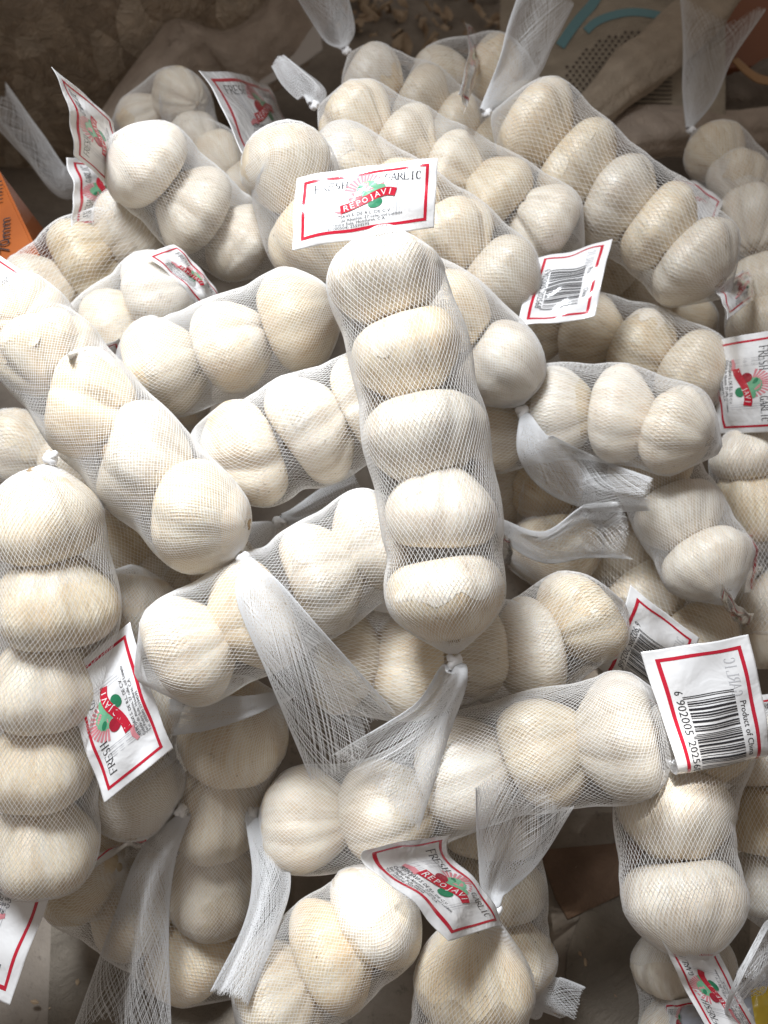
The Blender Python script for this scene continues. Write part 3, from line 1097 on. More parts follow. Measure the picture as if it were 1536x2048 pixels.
def build_bag(bi, b):
    global bulb_no
    r = np.random.default_rng(500 + bi)
    c, rad, dep = centres(b)
    n = len(c)
    root = empty('garlic_net_bag', c.mean(0) - np.array([0, 0, rad.mean()]), b['l'], 'garlic bag', GROUP)
    ro = np.array(root.location)
    slope = (b['a'][0] if n > 1 else 0.0)

    def endpoint(e, k, k2):
        dd = dep[k] - (dep[k2] - dep[k]) * 0.5 if n > 1 else dep[k]
        return P(e[1], e[2], dd), dd
    E0, d0 = endpoint(b['s'], 0, min(1, n - 1))
    E1, d1 = endpoint(b['e'], n - 1, max(n - 2, 0))
    for e, k in ((E0, 0), (E1, n - 1)):          # keep the ends a sane distance from the last bulb
        v = e - c[k]
        L = np.linalg.norm(v)
        e[:] = c[k] + v / L * np.clip(L, rad[k] * 0.95, rad[k] * 1.55)
    # ---- bulbs
    dist = np.linalg.norm(np.diff(c, axis=0), axis=1) if n > 1 else np.array([rad[0] * 1.5])
    tan = norm(np.gradient(c, axis=0)) if n > 1 else norm(E1 - E0)[None]
    tilt = b.get('tilt', 0.18)
    trees = []
    for i in range(n):
        near = dist[max(0, i - 1):i + 1] if n > 1 else dist
        half = np.clip(near.mean() / 2 * 1.03, rad[i] * 0.60, rad[i] * 0.98)
        z = tan[i] * (1 if r.random() < 0.65 else -1)
        ax = norm(np.cross(z, r.normal(0, 1, 3)))
        ang = r.uniform(0.2, 1.0) * tilt
        z = norm(z * math.cos(ang) + np.cross(ax, z) * math.sin(ang))
        if np.dot(z, norm(CAM - c[i])) < -0.1:   # roots mostly turn away
            z = -z
        x = norm(np.cross(z, r.normal(0, 1, 3)))
        y = np.cross(z, x)
        pool = KNOBBLY if tilt > 0.3 and r.random() < 0.75 else BULBS
        me = pool[(bulb_no * 5 + bi) % len(pool)]
        bulb_no += 1
        s = rad[i] * 1.02
        sz = half / HH
        R = Matrix(((x[0], y[0], z[0]), (x[1], y[1], z[1]), (x[2], y[2], z[2]))).to_4x4()
        mt = Matrix.Translation(Vector(c[i] - ro)) @ R @ Matrix.Diagonal((s, s, sz, 1))
        o = link('bulb', me, None, root)
        o.matrix_local = mt
        if r.random() < 0.6:
            link('torn_skin', TORN[me], None, o)
        k1 = link('root_plate', ROOT_ME, None, o)
        k1.location = (0, 0, -HH * 0.83)
        k2 = link('neck', NECK_ME, None, o)
        k2.location = (0, 0, HH * 1.10)
        W = Matrix.Translation(Vector(ro)) @ mt
        co = np.empty(len(me.vertices) * 3, np.float32)
        me.vertices.foreach_get('co', co)
        co = co.reshape(-1, 3).astype(float)
        Wn = np.array(W)
        trees.append(co @ Wn[:3, :3].T + Wn[:3, 3])
    # ---- net envelope
    spine = catmull(np.vstack([E0, c, E1]), 150)
    T, A, B = frames(spine, norm(CAM - c.mean(0)))
    nth = 48
    th = np.arange(nth) / nth * 2 * np.pi
    pts = np.vstack(trees)
    Rr = np.zeros((150, nth))
    seg = np.linalg.norm(np.diff(spine, axis=0), axis=1)
    sl = np.concatenate([[0], np.cumsum(seg)])
    # radius of the bulbs' hull in bins along the spine
    D2 = np.linalg.norm(pts[:, None, :] - spine[None, ::3, :], axis=2)
    idx = D2.argmin(1) * 3
    # refine station by projection on the tangent
    off = ((pts - spine[idx]) * T[idx]).sum(1)
    spos = sl[idx] + off
    st = np.clip(np.searchsorted(sl, spos), 0, 149)
    rel = pts - spine[st]
    xa, xb = (rel * A[st]).sum(1), (rel * B[st]).sum(1)
    rr, aa = np.hypot(xa, xb), np.arctan2(xb, xa)
    ti = np.round(aa / (2 * np.pi) * nth).astype(int) % nth
    np.maximum.at(Rr, (st, ti), rr)
    # close small holes
    for _ in range(2):
        Rr = np.maximum(Rr, 0.995 * np.maximum(np.roll(Rr, 1, 1), np.roll(Rr, -1, 1)) * (Rr == 0))
    sn = sl / sl[-1]
    Rh = np.zeros_like(Rr)
    rend = 0.0026
    for t in range(nth):
        y = Rr[:, t].copy()
        y[0] = y[-1] = rend
        # upper hull
        hull = []
        for i in range(150):
            if 0 < i < 149 and y[i] <= 0:
                continue
            while len(hull) >= 2:
                o1, o2 = hull[-2], hull[-1]
                if (y[o2] - y[o1]) * (sl[i] - sl[o2]) <= (y[i] - y[o2]) * (sl[o2] - sl[o1]):
                    hull.pop()
                else:
                    break
            hull.append(i)
        h = np.interp(sl, sl[hull], y[hull])
        Rh[:, t] = h
    # sag between bulbs: the net pulls in a little towards the dips
    k = np.exp(-np.linspace(-2, 2, 13) ** 2)
    k /= k.sum()
    low = np.stack([np.convolve(np.pad(Rr[:, t], 6, mode='edge'), k, 'valid') for t in range(nth)], 1)
    inner = np.clip((sn - 0.1) / 0.1, 0, 1) * np.clip((0.9 - sn) / 0.1, 0, 1)
    sag = b.get('sag', 0.14)
    Rn = Rh * (1 - sag * inner[:, None]) + np.minimum(low, Rh) * (sag * inner[:, None])
    Rn = np.maximum(Rn, Rr)
    # convex cross-sections
    ca = np.cos(th[:, None] - th[None, :])
    sup = (Rn[:, :, None] * np.clip(ca[None], 0, None)).max(1)
    cc = np.where(ca > 0.1, ca, np.nan)
    Rc = np.nanmin(sup[:, None, :] / cc[None], axis=2)
    Rn = np.maximum(Rn, 0.6 * Rc + 0.4 * Rn)
    k5 = np.array([1, 2, 3, 2, 1]) / 9
    Rn = np.stack([np.convolve(np.pad(Rn[:, t], 2, mode='edge'), k5, 'valid') for t in range(nth)], 1)
    Rn = sum(np.roll(Rn, q, 1) * w_ for q, w_ in ((-1, .25), (0, .5), (1, .25)))
    Rn = np.maximum(Rn, Rr) + 0.0006
    Rn[0], Rn[-1] = rend, rend
    # respace the stations evenly along the profile
    mr = Rn.mean(1)
    al = np.concatenate([[0], np.cumsum(np.hypot(np.diff(sl), np.diff(mr)))])
    ns = 72
    si = np.interp(np.linspace(0, al[-1], ns), al, np.arange(150))
    i0 = np.minimum(si.astype(int), 148)
    fr = (si - i0)[:, None]
    lerp = lambda X: X[i0] * (1 - fr) + X[i0 + 1] * fr
    S2, A2, B2, R2 = lerp(spine), norm(lerp(A)), norm(lerp(B)), lerp(Rn)
    G = S2[:, None] + R2[:, :, None] * (np.cos(th)[None, :, None] * A2[:, None] + np.sin(th)[None, :, None] * B2[:, None])
    wide = rad.mean() * 2
    N = 88 if dep.mean() < 0.62 else 70
    cellw = math.pi * wide / N
    cells = al[-1] / (cellw * b.get('r', 1.6))
    nseg = int(np.clip(26 + 11 * n + 0.6 * cells, 40, 88))
    link('net', net_mesh('net', G - ro, S2 - ro, N, cells, 0.00012, nseg, 0.05, 0, bi), M['net'], root)
    # ---- knots, tails, tag
    ends = [(b['s'], E0, -T[0], d0), (b['e'], E1, T[-1], d1)]
    for e, Ep, tg, dd in ends:
        if e[0] == 'knot':
            kn = link('knot', KNOTS[bi % 3], None, root)
            zz = Vector(tg).to_track_quat('Z', 'Y')
            s = 0.0040 * r.uniform(0.9, 1.15)
            kn.matrix_local = Matrix.Translation(Vector(Ep + tg * 0.004 - ro)) @ zz.to_matrix().to_4x4() @ Matrix.Diagonal((s, s, s * 1.2, 1))
            if 't' in b and 'kn' not in b:
                build_tail(root, b, Ep + tg * 0.007, dd, bi)
    if 'kn' in b:
        build_tail(root, b, None, dep[0] + b.get('td', 0), bi)
    if 'tag' in b:
        e, Ep, dd = (b['s'], E0, d0) if b['s'][0] == 'tag' else (b['e'], E1, d1)
        v = Ep - CAM
        zz = np.dot(v, FW)
        anc = (768 + F * np.dot(v, RT) / zz, 1024 - F * np.dot(v, UPV) / zz, zz)
        if 'ta' in b:
            anc = (b['ta'][0], b['ta'][1], dep.mean())
        build_tag(root, b['tag'], anc, 900 + bi)
    return root


def build_tail(root, b, start, kd, seed):
    """the loose end of the net past its knot: a flattened, pleated tube with a cut, fringed edge"""
    ro = np.array(root.location)
    r = np.random.default_rng(3000 + seed)
    t = np.array(b['t'], float)
    pts, wid = [], []
    for i, (x, y, w) in enumerate(t):
        if i == 0:
            d = kd
        elif b.get('tf'):                        # stands free
            d = kd + 0.004 * i
        elif b.get('tb'):                        # tucked under its neighbours
            d = kd + b.get('td', 0.0) + 0.002 * i
        else:
            cand = [front_depth(x + w * k * .4, y + w * k2 * .3) for k in (-1, 0, 1) for k2 in (-1, 0, 1)]
            cand = [q for q in cand if q is not None]
            d = (min(cand) - b.get('lift', 0.004)) if cand else pd + 0.01
            if i == 1:
                d = 0.8 * d + 0.2 * kd if d < kd else kd
            d = max(min(d, pd + 0.03), pd - 0.06)
        pd = d
        pts.append(P(x, y, d))
        wid.append(w * d / F)
    if start is not None:
        pts[0] = start
    ns = 46
    S = catmull(np.array(pts), ns)
    Wd = np.clip(catmull(np.array(wid)[:, None], ns)[:, 0], 0.003, None)
    T, A, B = frames(S, norm(CAM - S.mean(0)))
    # A faces the camera side, B runs across the ribbon
    u = np.linspace(0, 1, ns)
    nth = 56
    th = np.arange(nth) / nth * 2 * np.pi
    amp = Wd * 0.15 * np.clip(u * 4, 0, 1)
    p1, p2 = r.uniform(0, 6.28, 2)
    x = np.cos(th)[None, :] * Wd[:, None] / 2
    pleat = amp[:, None] * np.sin(3.0 * np.cos(th)[None, :] + p1 + 1.2 * u[:, None]) + 0.35 * amp[:, None] * np.sin(7 * np.cos(th)[None, :] + p2 - 3 * u[:, None])
    thick = np.sin(th)[None, :] * np.maximum(0.0016, Wd[:, None] * np.interp(u, [0, .12, 1], [.5, .10, .035])[:, None])
    h = pleat * np.clip(u * 5, 0, 1)[:, None] + thick
    G = S[:, None] + x[:, :, None] * B[:, None] + h[:, :, None] * A[:, None]
    # edge is cut unevenly
    L = np.linalg.norm(np.diff(S, axis=0), axis=1).sum()
    N = 82
    cells = L / 0.0034
    me = net_mesh('net_tail', G - ro, (S - A * 0.004) - ro, N, cells, 0.00012, 44, 0.08, 0.025, seed)
    link('net_tail', me, M['net'], root)


for bi, b in enumerate(BAGS):
    build_bag(bi, b)

# ------------------------------------------------------------------ the setting


def canvas(name, c0, c1, weave=900.0, rough=0.85, coat=0.0):
    m, nt, p = mat(name)
    tc = node(nt, 'ShaderNodeTexCoord')
    n1 = noise(nt, tc.outputs['Object'], 14, 5, 0.6, 0.4)
    nt.links.new(ramp(nt, n1, [(0.3, c0), (0.7, c1)]), p.inputs['Base Color'])
    p.inputs['Roughness'].default_value = rough
    p.inputs['Coat Weight'].default_value = coat
    p.inputs['Coat Roughness'].default_value = 0.15
    ck = node(nt, 'ShaderNodeTexChecker')
    ck.inputs['Scale'].default_value = weave
    nt.links.new(tc.outputs['Object'], ck.inputs['Vector'])
    nb = bump(nt, ck.outputs['Fac'], 0.25, 0.0006)
    n2 = noise(nt, tc.outputs['Object'], 26, 7, 0.7, 1.6)
    nb = bump(nt, n2, 0.8, 0.016, nb)
    nt.links.new(nb, p.inputs['Normal'])
    return m


def tagged(o, label, cat, group=None, kind=None):
    if kind:
        o['kind'] = kind
    if label:
        o['label'] = label
        o['category'] = cat
    if group:
        o['group'] = group
    return o


m, nt, p = mat('floor')
tc = node(nt, 'ShaderNodeTexCoord')
n1 = noise(nt, tc.outputs['Object'], 7, 8, 0.65, 0.4)
n2 = noise(nt, tc.outputs['Object'], 120, 6, 0.75)
c1 = ramp(nt, n1, [(0.28, (0.13, 0.105, 0.085)), (0.5, (0.22, 0.185, 0.15)), (0.75, (0.34, 0.295, 0.245))])
c2 = mix(nt, ramp(nt, n2, [(0.56, (0, 0, 0)), (0.70, (0.7, 0.7, 0.7))]), c1, (0.06, 0.045, 0.035))
nt.links.new(c2, p.inputs['Base Color'])
p.inputs['Roughness'].default_value = 0.7
nb = bump(nt, n1, 0.4, 0.02)
nb = bump(nt, n2, 0.3, 0.002, nb)
nt.links.new(nb, p.inputs['Normal'])
g = link('ground', mesh_from('ground', [(-30, -30, GZ), (30, -30, GZ), (30, 30, GZ), (-30, 30, GZ)], [(0, 1, 2, 3)], False), m)
g['kind'] = 'structure'


def G0(px, py, h=0.0):
    """floor point under a photo pixel, h above the floor"""
    r = ray(px, py)
    return CAM + r * ((GZ + h - CAM[2]) / r[2])


def surface(rows, nu, nv):
    """smooth patch through rows of control points"""
    rows = np.array(rows, float)
    R1 = np.array([catmull(r, nu) for r in rows])
    return np.array([catmull(R1[:, i], nv) for i in range(nu)]).transpose(1, 0, 2)


def sheet(name, rows, material, nu=40, nv=20, thick=0.0012, crumple=0.0, seed=0, parent=None, drop=None):
    S = surface(rows, nu, nv)
    r = np.random.default_rng(seed)
    Nn = norm(np.cross(np.gradient(S, axis=1), np.gradient(S, axis=0)))
    if np.dot(Nn.mean((0, 1)), CAM - S.mean((0, 1))) < 0:
        Nn = -Nn
    u, v = np.meshgrid(np.linspace(0, 1, nu), np.linspace(0, 1, nv))
    h = np.zeros_like(u)
    for k in range(9):
        f = r.uniform(2, 5 + 2.2 * k, 2)
        a = r.uniform(0, 6.28)
        h += np.abs(np.sin(f[0] * u * math.cos(a) * 3 + f[1] * v * math.sin(a) * 3 + r.uniform(0, 6.28))) * crumple / (1 + 0.5 * k)
    S = S + Nn * h[..., None]
    A = S.reshape(-1, 3)
    B = (S - Nn * thick).reshape(-1, 3)
    n = nu * nv
    Q = []
    for j in range(nv - 1):
        for i in range(nu - 1):
            a = j * nu + i
            Q.append((a, a + 1, a + nu + 1, a + nu))
            Q.append((n + a, n + a + nu, n + a + nu + 1, n + a + 1))
    rim = list(range(nu)) + [j * nu + nu - 1 for j in range(1, nv)] + [(nv - 1) * nu + i for i in range(nu - 2, -1, -1)] + [j * nu for j in range(nv - 2, 0, -1)]
    for a, b in zip(rim, rim[1:] + rim[:1]):
        Q.append((a, n + a, n + b, b))
    org = A.mean(0)
    o = link(name, quad_mesh(name, np.vstack([A, B]) - org, Q), material, parent)
    o.location = org - (np.array(parent.location) if parent else 0)
    return o, S, Nn


def roll(name, pts, rads, material, ridges=7, amp=0.16, flat=0.75, seed=0, ns=60, nth=40):
    """a rolled or bunched length of cloth with creases running along it"""
    r = np.random.default_rng(seed)
    S = catmull(pts, ns)
    R = catmull(np.array(rads)[:, None], ns)[:, 0]
    T, A, B = frames(S, np.array([0, 0, 1.0]))
    th = np.arange(nth) / nth * 2 * np.pi
    u = np.linspace(0, 1, ns)[:, None]
    k = 1 + amp * 0.6 * np.abs(np.sin(ridges / 2 * th[None] + 2.0 * np.sin(3 * u + 1))) + amp * 0.5 * np.sin(3 * th[None] + 4 * u + r.uniform(0, 6)) + 0.05 * np.sin(23 * u + 2 * th[None])
    k *= np.clip(np.minimum(u, 1 - u) * 12 + 0.25, 0, 1)
    V = S[:, None] + (R[:, None] * k)[..., None] * (np.cos(th)[None, :, None] * A[:, None] * flat + np.sin(th)[None, :, None] * B[:, None])
    Q = []
    for i in range(ns - 1):
        for j in range(nth):
            a, b = i * nth + j, i * nth + (j + 1) % nth
            Q.append((a, b, b + nth, a + nth))
    V = V.reshape(-1, 3)
    org = V.mean(0)
    o = link(name, quad_mesh(name, V - org, Q), material)
    o.location = org
    return o


# -- crumpled clear sack of skins, behind on the dark side
m, nt, p = mat('skin_filled_film')
tc = node(nt, 'ShaderNodeTexCoord')
vo = node(nt, 'ShaderNodeTexVoronoi', feature='F1')
vo.inputs['Scale'].default_value = 30
wv = node(nt, 'ShaderNodeVectorMath', operation='ADD')
nn = node(nt, 'ShaderNodeTexNoise')
nn.inputs['Scale'].default_value = 12
s3 = node(nt, 'ShaderNodeVectorMath', operation='SCALE')
s3.inputs['Scale'].default_value = 0.06
nt.links.new(nn.outputs['Color'], s3.inputs[0])
nt.links.new(tc.outputs['Object'], nn.inputs['Vector'])
nt.links.new(tc.outputs['Object'], wv.inputs[0])
nt.links.new(s3.outputs[0], wv.inputs[1])
nt.links.new(wv.outputs[0], vo.inputs['Vector'])
bw = node(nt, 'ShaderNodeRGBToBW')
nt.links.new(vo.outputs['Color'], bw.inputs[0])
n1 = noise(nt, tc.outputs['Object'], 8, 4)
cc = ramp(nt, bw.outputs[0], [(0.2, (0.34, 0.26, 0.185)), (0.5, (0.42, 0.33, 0.24)), (0.85, (0.60, 0.50, 0.39))])
cc = mix(nt, 0.75, cc, ramp(nt, n1, [(0.3, (0.5, 0.45, 0.4)), (0.7, (1, 1, 1))]), 'MULTIPLY')
nt.links.new(cc, p.inputs['Base Color'])
p.inputs['Roughness'].default_value = 0.5
p.inputs['Coat Weight'].default_value = 0.7
p.inputs['Coat Roughness'].default_value = 0.10
nb = bump(nt, bw.outputs[0], 0.35, 0.006)
n2 = noise(nt, tc.outputs['Object'], 45, 5, 0.65, 1.2)
nb2 = bump(nt, n2, 1.0, 0.014, nb)
nt.links.new(nb2, p.inputs['Normal'])
nt.links.new(nb2, p.inputs['Coat Normal'])
M['sackfilm'] = m


def blob(name, cen, rx, ry, rz, material, amp, seed, nth=90, nph=50):
    r = np.random.default_rng(seed)
    dirs = norm(r.normal(0, 1, (26, 3)))
    V = []
    for j in range(nph + 1):
        ph_ = (j / nph - 0.5) * np.pi
        for i in range(nth):
            t = i / nth * 2 * np.pi
            V.append((math.cos(ph_) * math.cos(t), math.cos(ph_) * math.sin(t), math.sin(ph_)))
    V = np.array(V)
    h = (V @ dirs.T)
    k = 1 + amp * (np.abs(np.sin(h * 5 + np.arange(26))).mean(1) - .6) * 2.2 + amp * 0.7 * np.sort(h, 1)[:, -1]
    V = np.sign(V) * np.abs(V) ** 0.85 * k[:, None] * np.array([rx, ry, rz])
    Q = []
    for j in range(nph):
        for i in range(nth):
            a, b = j * nth + i, j * nth + (i + 1) % nth
            Q.append((a, b, b + nth, a + nth))
    o = link(name, quad_mesh(name, V, Q), material)
    o.location = cen
    return o


o = blob('plastic_sack', P(120, 25, 1.08), 0.235, 0.13, 0.175, M['sackfilm'], 0.16, 3)
tagged(o, 'crumpled clear plastic sack stuffed with brownish skins behind the pile', 'sack')

# -- woven sack with a frayed hem
M['weave'] = canvas('woven_beige', (0.42, 0.335, 0.27), (0.58, 0.485, 0.405))
M['weave_dark'] = canvas('woven_brown', (0.20, 0.16, 0.13), (0.32, 0.27, 0.225))
o, S, Nn = sheet('woven_sack', [
    [P(190, 250, .93), P(250, 165, .95), P(310, 85, .97), P(345, 42, .98), P(400, 52, 1.0), P(450, 66, 1.01), P(500, 30, 1.03), P(545, -60, 1.06)],
    [P(225, 262, .90), P(280, 180, .92), P(335, 105, .94), P(375, 62, .95), P(420, 78, .97), P(470, 92, .98), P(525, 52, 1.0), P(575, -50, 1.04)],
    [P(262, 275, .92), P(318, 205, .935), P(372, 130, .95), P(415, 95, .96), P(455, 120, .97), P(505, 130, .99), P(560, 85, 1.01), P(610, -30, 1.05)],
    [P(320, 300, .97), P(370, 240, .98), P(420, 190, .99), P(460, 165, 1.0), P(500, 185, 1.0), P(550, 180, 1.03), P(610, 130, 1.05), P(680, 0, 1.10)]],
    M['weave'], 70, 30, 0.0015, 0.0016, 11)
tagged(o, 'woven beige sack folded open with a frayed hem', 'sack')
# frayed threads along the hem
r_ = np.random.default_rng(5)
parts = []
for k in range(46):
    i = int(r_.integers(18, 34))
    a = S[0 if k % 2 else 10, i]
    d = norm(r_.normal(0, 1, 3)) * r_.uniform(.005, .018)
    q = catmull(np.array([a, a + d * .5 + np.array([0, 0, .002]), a + d + np.array([0, 0, -.006])]), 6)
    w = 0.0004
    V = np.concatenate([q + RT * w, q - RT * w, q + FW * w])
    parts.append((V - np.array(o.location), [(i2, i2 + 1, 6 + i2 + 1, 6 + i2) for i2 in range(5)] + [(6 + i2, 7 + i2, 13 + i2, 12 + i2) for i2 in range(5)]))
V, Fs = merge([(v, f) for v, f in parts])
fr = link('fray', mesh_from('fray', V, Fs), M['weave'], o)
fr['kind'] = 'stuff'

# -- pale film scrap, floor litter
M['film_dull'] = plain('dull_film', (0.48, 0.44, 0.41), 0.4, 0.3)
o, _, _ = sheet('film_scrap', [[P(455, 160, 1.0), P(545, 90, 1.03), P(618, 28, 1.06)], [P(480, 172, .995), P(565, 118, 1.02), P(640, 62, 1.05)], [P(500, 190, 1.0), P(590, 140, 1.02), P(645, 102, 1.04)]],
                M['film_dull'], 30, 14, 0.0008, 0.0006, 4)
tagged(o, 'pale flat strip of plastic film lying behind the crest of the pile', 'film scrap')

m, nt, p = mat('dry_skin')
oi = node(nt, 'ShaderNodeTexCoord')
n1 = noise(nt, oi.outputs['Object'], 35, 3)
nt.links.new(ramp(nt, n1, [(0.3, (0.26, 0.17, 0.10)), (0.7, (0.50, 0.39, 0.27))]), p.inputs['Base Color'])
p.inputs['Roughness'].default_value = 0.6
M['dry'] = m


def flakes(spots, seed):
    r = np.random.default_rng(seed)
    parts = []
    for (px, py, sz) in spots:
        c = G0(px, py, 0.003 + (r.uniform(0, 0.02) if py < 300 else 0.004))
        a = norm(r.normal(0, 1, 3) * np.array([1, 1, .4]))
        b_ = norm(np.cross(a, norm(r.normal(0, .5, 3) + np.array([0, 0, 1]))))
        n_ = np.cross(a, b_)
        if n_[2] < 0:
            n_ = -n_
        V, Fs = [], []
        k = r.uniform(.25, .6)
        for j in range(5):
            for i in range(5):
                u, v = i / 4 - .5, j / 4 - .5
                tap = 1 - .55 * abs(2 * v) ** 1.5
                V.append(c + sz * (a * u * tap * .8 + b_ * v * 1.5 + n_ * k * (1 - 4 * u * u) * .5 + n_ * .1 * math.sin(7 * v + 3 * u)))
        for j in range(4):
            for i in range(4):
                q = j * 5 + i
                Fs.append((q, q + 1, q + 6, q + 5))
        parts.append((V, Fs))
    return merge(parts)


spots = [(r_.uniform(690, 1130), r_.uniform(-60, 150), r_.uniform(.008, .024)) for _ in range(150)]
spots += [(r_.uniform(1090, 1330), r_.uniform(1720, 2060), r_.uniform(.001, .004)) for _ in range(6)]
spots += [(r_.uniform(60, 330), r_.uniform(1830, 2060), r_.uniform(.001, .004)) for _ in range(4)]
spots += [(r_.uniform(560, 760), r_.uniform(-30, 60), r_.uniform(.008, .018)) for _ in range(14)]
V, Fs = flakes(spots, 8)
o = link('garlic_skin_litter', mesh_from('garlic_skin_litter', V, Fs), M['dry'])
o['kind'] = 'stuff'
o['label'] = 'dry papery garlic skin flakes scattered over the floor behind the pile'
o['category'] = 'litter'

# -- printed sack with cyan bands and dotted print
M['poly'] = canvas('printed_poly', (0.38, 0.32, 0.24), (0.50, 0.43, 0.34), 700, 0.6)
M['cyan'] = plain('cyan_print', (0.12, 0.28, 0.32), 0.55)
M['dot'] = plain('dot_print', (0.075, 0.055, 0.042), 0.7)


def pd(x, y, lift=0.0):
    d = 0.985 - (y - 60) * 0.00048 + 0.00000022 * (x - 1230) ** 2 - 0.03 * math.exp(-((x - 1240) / 170) ** 2 - ((y - 110) / 130) ** 2)
    return P(x, y, d - lift)


ps, _, _ = sheet('printed_sack', [[pd(x, y) for x in (1000, 1060, 1130, 1210, 1290, 1370, 1450)] for y in (-60, 0, 60, 120, 180, 250)], M['poly'], 60, 44, 0.0015, 0.0004, 21)
tagged(ps, 'beige printed sack with cyan curved bands and rows of dark dots', 'sack')
po = np.array(ps.location)
LIFT = 0.0035


def on_sack(pts2):
    return np.array([pd(x, y, LIFT) for x, y in pts2]) - po


for nm, pts, w in (('cyan_band', [(1172, 62), (1190, 45), (1220, 32), (1260, 24), (1300, 27), (1340, 38), (1380, 60)], 16), ('cyan_band', [(1120, 92), (1140, 62), (1160, 36), (1185, 8), (1200, -20)], 20)):
    v, f = strip(catmull(np.array(pts, float), 26), w)
    link(nm, mesh_from(nm, on_sack(v), f), M['cyan'], ps)
dots, lines = [], []
for j in range(-2, 26):
    for i in range(40):
        x = 1030 + i * 13.0 + (j % 2) * 6.5
        y = 30 + j * 8.6
        rho = math.hypot((x - 1300) / 215, (y - 235) / 190)
        if 0.66 < rho < 0.94 and x < 1345:
            dots.append(disc(x, y, 3.4, 2.6, 8))
for j in range(17):
    y = 96 + j * 8.5
    xs = [x for x in np.arange(1050, 1345, 6.0) if math.hypot((x - 1300) / 215, (y - 235) / 190) < 0.60]
    if len(xs) > 2:
        lines.append(strip([(x, y) for x in xs], 2.2))
for nm, prt in (('dot_print', dots), ('line_print', lines)):
    v, f = merge(prt)
    q = link(nm, mesh_from(nm, on_sack(v), f), M['dot'], ps)
    q['kind'] = 'stuff'

# -- rolled cloth hems and other clutter at the rim
M['hem'] = canvas('hem_cloth', (0.42, 0.335, 0.25), (0.56, 0.47, 0.37))
o = roll('rolled_hem', [P(1120, 290, .86), P(1190, 215, .87), P(1260, 150, .89), P(1330, 95, .92), P(1420, 10, .96), P(1480, -70, 1.0)], [.014, .018, .024, .026, .024, .022], M['hem'], 9, .22, .8, 2)
tagged(o, 'thick rolled beige sack hem standing diagonally in front of the dotted sack', 'sack hem')
o = roll('rolled_sack', [P(1150, 330, .89), P(1230, 285, .89), P(1330, 262, .90), P(1440, 262, .93), P(1580, 250, .96)], [.020, .026, .026, .024, .022], M['weave'], 7, .2, .8, 6)
tagged(o, 'brown sack rolled lengthwise behind the dim bag at the rim', 'sack')
o = roll('crumpled_sack', [P(1380, 200, 1.02), P(1460, 205, 1.0), P(1540, 190, 1.0), P(1640, 170, 1.0)], [.03, .036, .04, .03], M['weave_dark'], 8, .3, .7, 9)
tagged(o, 'dark grey crumpled sack lying behind the rolled sack', 'sack')
M['hollow_shade'] = plain('hollow_shade', (0.012, 0.011, 0.014), 0.45)
o, _, _ = sheet('hollow_shade_sheet', [[P(1150, 260, .97), P(1250, 215, .99), P(1390, 160, 1.03)], [P(1200, 300, .95), P(1300, 255, .97), P(1440, 210, 1.01)]], M['hollow_shade'], 24, 12, .001, .003, 31)  # black sheet added to paint the shade in the hollow below the hem
tagged(o, 'added black sheet painting the shade in the hollow under the rolled hem', 'shade sheet')


def carton(name, q, depths, back, material, label):
    c = [P(x, y, d) for (x, y), d in zip(q, depths)]
    n_ = norm(np.cross(c[1] - c[0], c[3] - c[0]))
    if np.dot(n_, CAM - c[0]) > 0:
        n_ = -n_
    org = np.mean(c, 0)
    bm = bmesh.new()
    vs = [bm.verts.new(v - org) for v in c] + [bm.verts.new(v + n_ * back - org) for v in c]
    for f in ((0, 1, 2, 3), (7, 6, 5, 4), (0, 4, 5, 1), (1, 5, 6, 2), (2, 6, 7, 3), (3, 7, 4, 0)):
        bm.faces.new([vs[i] for i in f])
    bmesh.ops.recalc_face_normals(bm, faces=bm.faces)
    bmesh.ops.bevel(bm, geom=list(bm.edges), offset=0.0018, segments=2, affect='EDGES')
    me = bpy.data.meshes.new(name)
    bm.to_mesh(me)
    bm.free()
    o = link(name, me, material)
    o.location = org
    tagged(o, label, 'carton')
    return o, c, -n_


m, nt, p = mat('orange_board')
tc = node(nt, 'ShaderNodeTexCoord')
n1 = noise(nt, tc.outputs['Object'], 18, 4)
nt.links.new(ramp(nt, n1, [(0.3, (0.28, 0.066, 0.011)), (0.7, (0.38, 0.10, 0.018))]), p.inputs['Base Color'])
p.inputs['Roughness'].default_value = 0.35
p.inputs['Coat Weight'].default_value = 0.3
o, cq, nf = carton('orange_carton', [(-190, 400), (-5, 335), (92, 540), (-90, 630)], [.66, .66, .62, .62], 0.12, m, 'bright orange printed carton standing beside the pile')
# print on its face: reads upwards
ax = norm((cq[1] + cq[0]) / 2 - (cq[2] + cq[3]) / 2)
sd = norm(np.cross(ax, nf))
if np.dot(sd, RT) < 0:
    sd = -sd
for s_, px, py, h in (('70mm', 20, 505, .0085), ('70mm', 4, 402, .0085)):
    if py == 402:
        s_ = 'mm'
    r0 = ray(px, py)
    k = np.dot(cq[2] - CAM, nf) / np.dot(r0, nf)
    b0 = CAM + r0 * k + nf * 0.0006
    V, Fs = text_poly(s_)
    V = V * h
    Vw = b0 + V[:, :1] * norm(ax * .93 + sd * .36) - V[:, 1:] * norm(sd * .93 - ax * .36)
    link('lettering', mesh_from('lettering', Vw - np.array(o.location), Fs, False), M['black'], o)
M['brown_board'] = plain('brown_board', (0.22, 0.075, 0.03), 0.6)
o, _, _ = carton('brown_carton', [(1425, -60), (1600, -60), (1620, 120), (1450, 140)], [1.12, 1.12, 1.04, 1.04], 0.1, M['brown_board'], 'rust brown carton standing at the rim behind the split tail')
M['tan'] = plain('tan_strap', (0.36, 0.20, 0.09), 0.5)
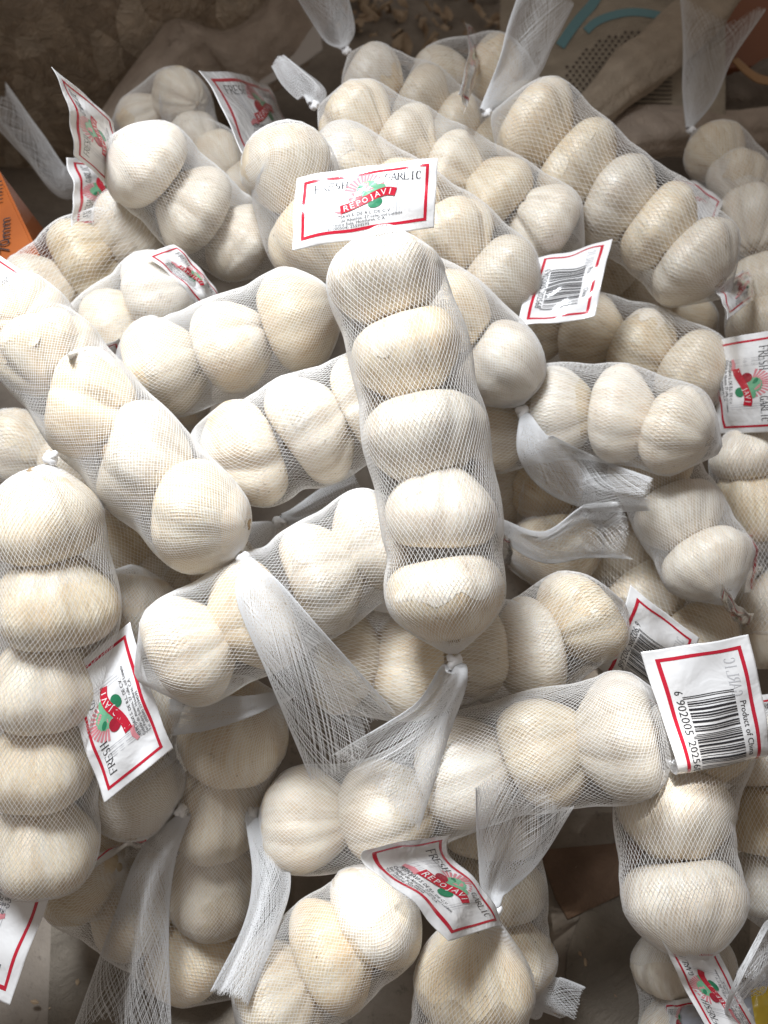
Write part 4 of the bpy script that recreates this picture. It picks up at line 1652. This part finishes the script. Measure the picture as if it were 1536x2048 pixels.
o, _, _ = sheet('strap', [[P(1462, 122, .955), P(1490, 150, .945), P(1520, 168, .945), P(1570, 172, .95)], [P(1474, 116, .957), P(1500, 138, .947), P(1526, 152, .947), P(1570, 156, .952)]], M['tan'], 24, 5, .0012, .0004, 3)
tagged(o, 'tan packing strap lying across the crumpled dark sack', 'strap')

# -- boards and scraps on the floor
def slab(name, q, h, material, label, cat):
    c = [G0(x, y, h) for x, y in q]
    org = np.mean(c, 0)
    bm = bmesh.new()
    vs = [bm.verts.new(v - org) for v in c]
    ws = [bm.verts.new(v - org - np.array([0, 0, h - 0.0005])) for v in c]
    n_ = len(c)
    bm.faces.new(vs)
    bm.faces.new(ws[::-1])
    for i in range(n_):
        bm.faces.new([vs[i], ws[i], ws[(i + 1) % n_], vs[(i + 1) % n_]])
    bmesh.ops.recalc_face_normals(bm, faces=bm.faces)
    me = bpy.data.meshes.new(name)
    bm.to_mesh(me)
    bm.free()
    o = link(name, me, material)
    o.location = org
    tagged(o, label, cat)
    return o


M['board'] = canvas('grey_board', (0.16, 0.135, 0.105), (0.25, 0.215, 0.175), 60, .8)
M['kraft'] = canvas('kraft_board', (0.13, 0.075, 0.045), (0.20, 0.125, 0.08), 60, .8)
slab('cardboard_sheet', [(104, 1800), (560, 1700), (640, 2140), (92, 2140)], 0.006, M['board'], 'grey weathered cardboard sheet on the floor under the long flaring tail', 'cardboard')
slab('cardboard_scrap', [(1078, 1700), (1300, 1680), (1240, 1790), (1136, 1838), (1112, 1795)], 0.004, M['kraft'], 'torn brown cardboard scrap lying on the bare floor', 'cardboard')
slab('floor_board', [(1160, 1830), (1330, 1700), (1500, 1760), (1500, 2200), (1120, 2200), (1135, 1905)], 0.0025, M['board'], 'worn grey board lying on the floor beneath the hanging bag', 'board')

M['packet'] = plain('packet_film', (0.42, 0.44, 0.50), 0.25, 0.6)
M['yellow'] = plain('packet_yellow', (0.70, 0.50, 0.03), 0.3, 0.5)
M['violet'] = plain('packet_violet', (0.12, 0.07, 0.22), 0.3, 0.5)
kd_ = 0.50
o, S, Nn = sheet('plastic_packet', [[P(1370, 2020, kd_ + .02), P(1460, 1975, kd_), P(1570, 1940, kd_ - .005)], [P(1370, 2080, kd_), P(1465, 2050, kd_ - .015), P(1580, 2030, kd_ - .02)], [P(1370, 2150, kd_), P(1470, 2130, kd_ - .01), P(1590, 2120, kd_ - .01)]], M['packet'], 40, 30, .0006, .0012, 17)
tagged(o, 'pale blue plastic packet with a yellow patch under the clear tag', 'packet')
oo = np.array(o.location)
for nm, (i0, i1, j0, j1), mm in (('yellow_patch', (27, 36, 5, 18), 'yellow'), ('violet_band', (4, 24, 17, 20), 'violet')):
    sub = (S + Nn * 0.0005)[j0:j1, i0:i1]
    a, b_ = sub.shape[:2]
    Q = [(j * b_ + i, j * b_ + i + 1, (j + 1) * b_ + i + 1, (j + 1) * b_ + i) for j in range(a - 1) for i in range(b_ - 1)]
    link(nm, quad_mesh(nm, sub.reshape(-1, 3) - oo, Q), M[mm], o)
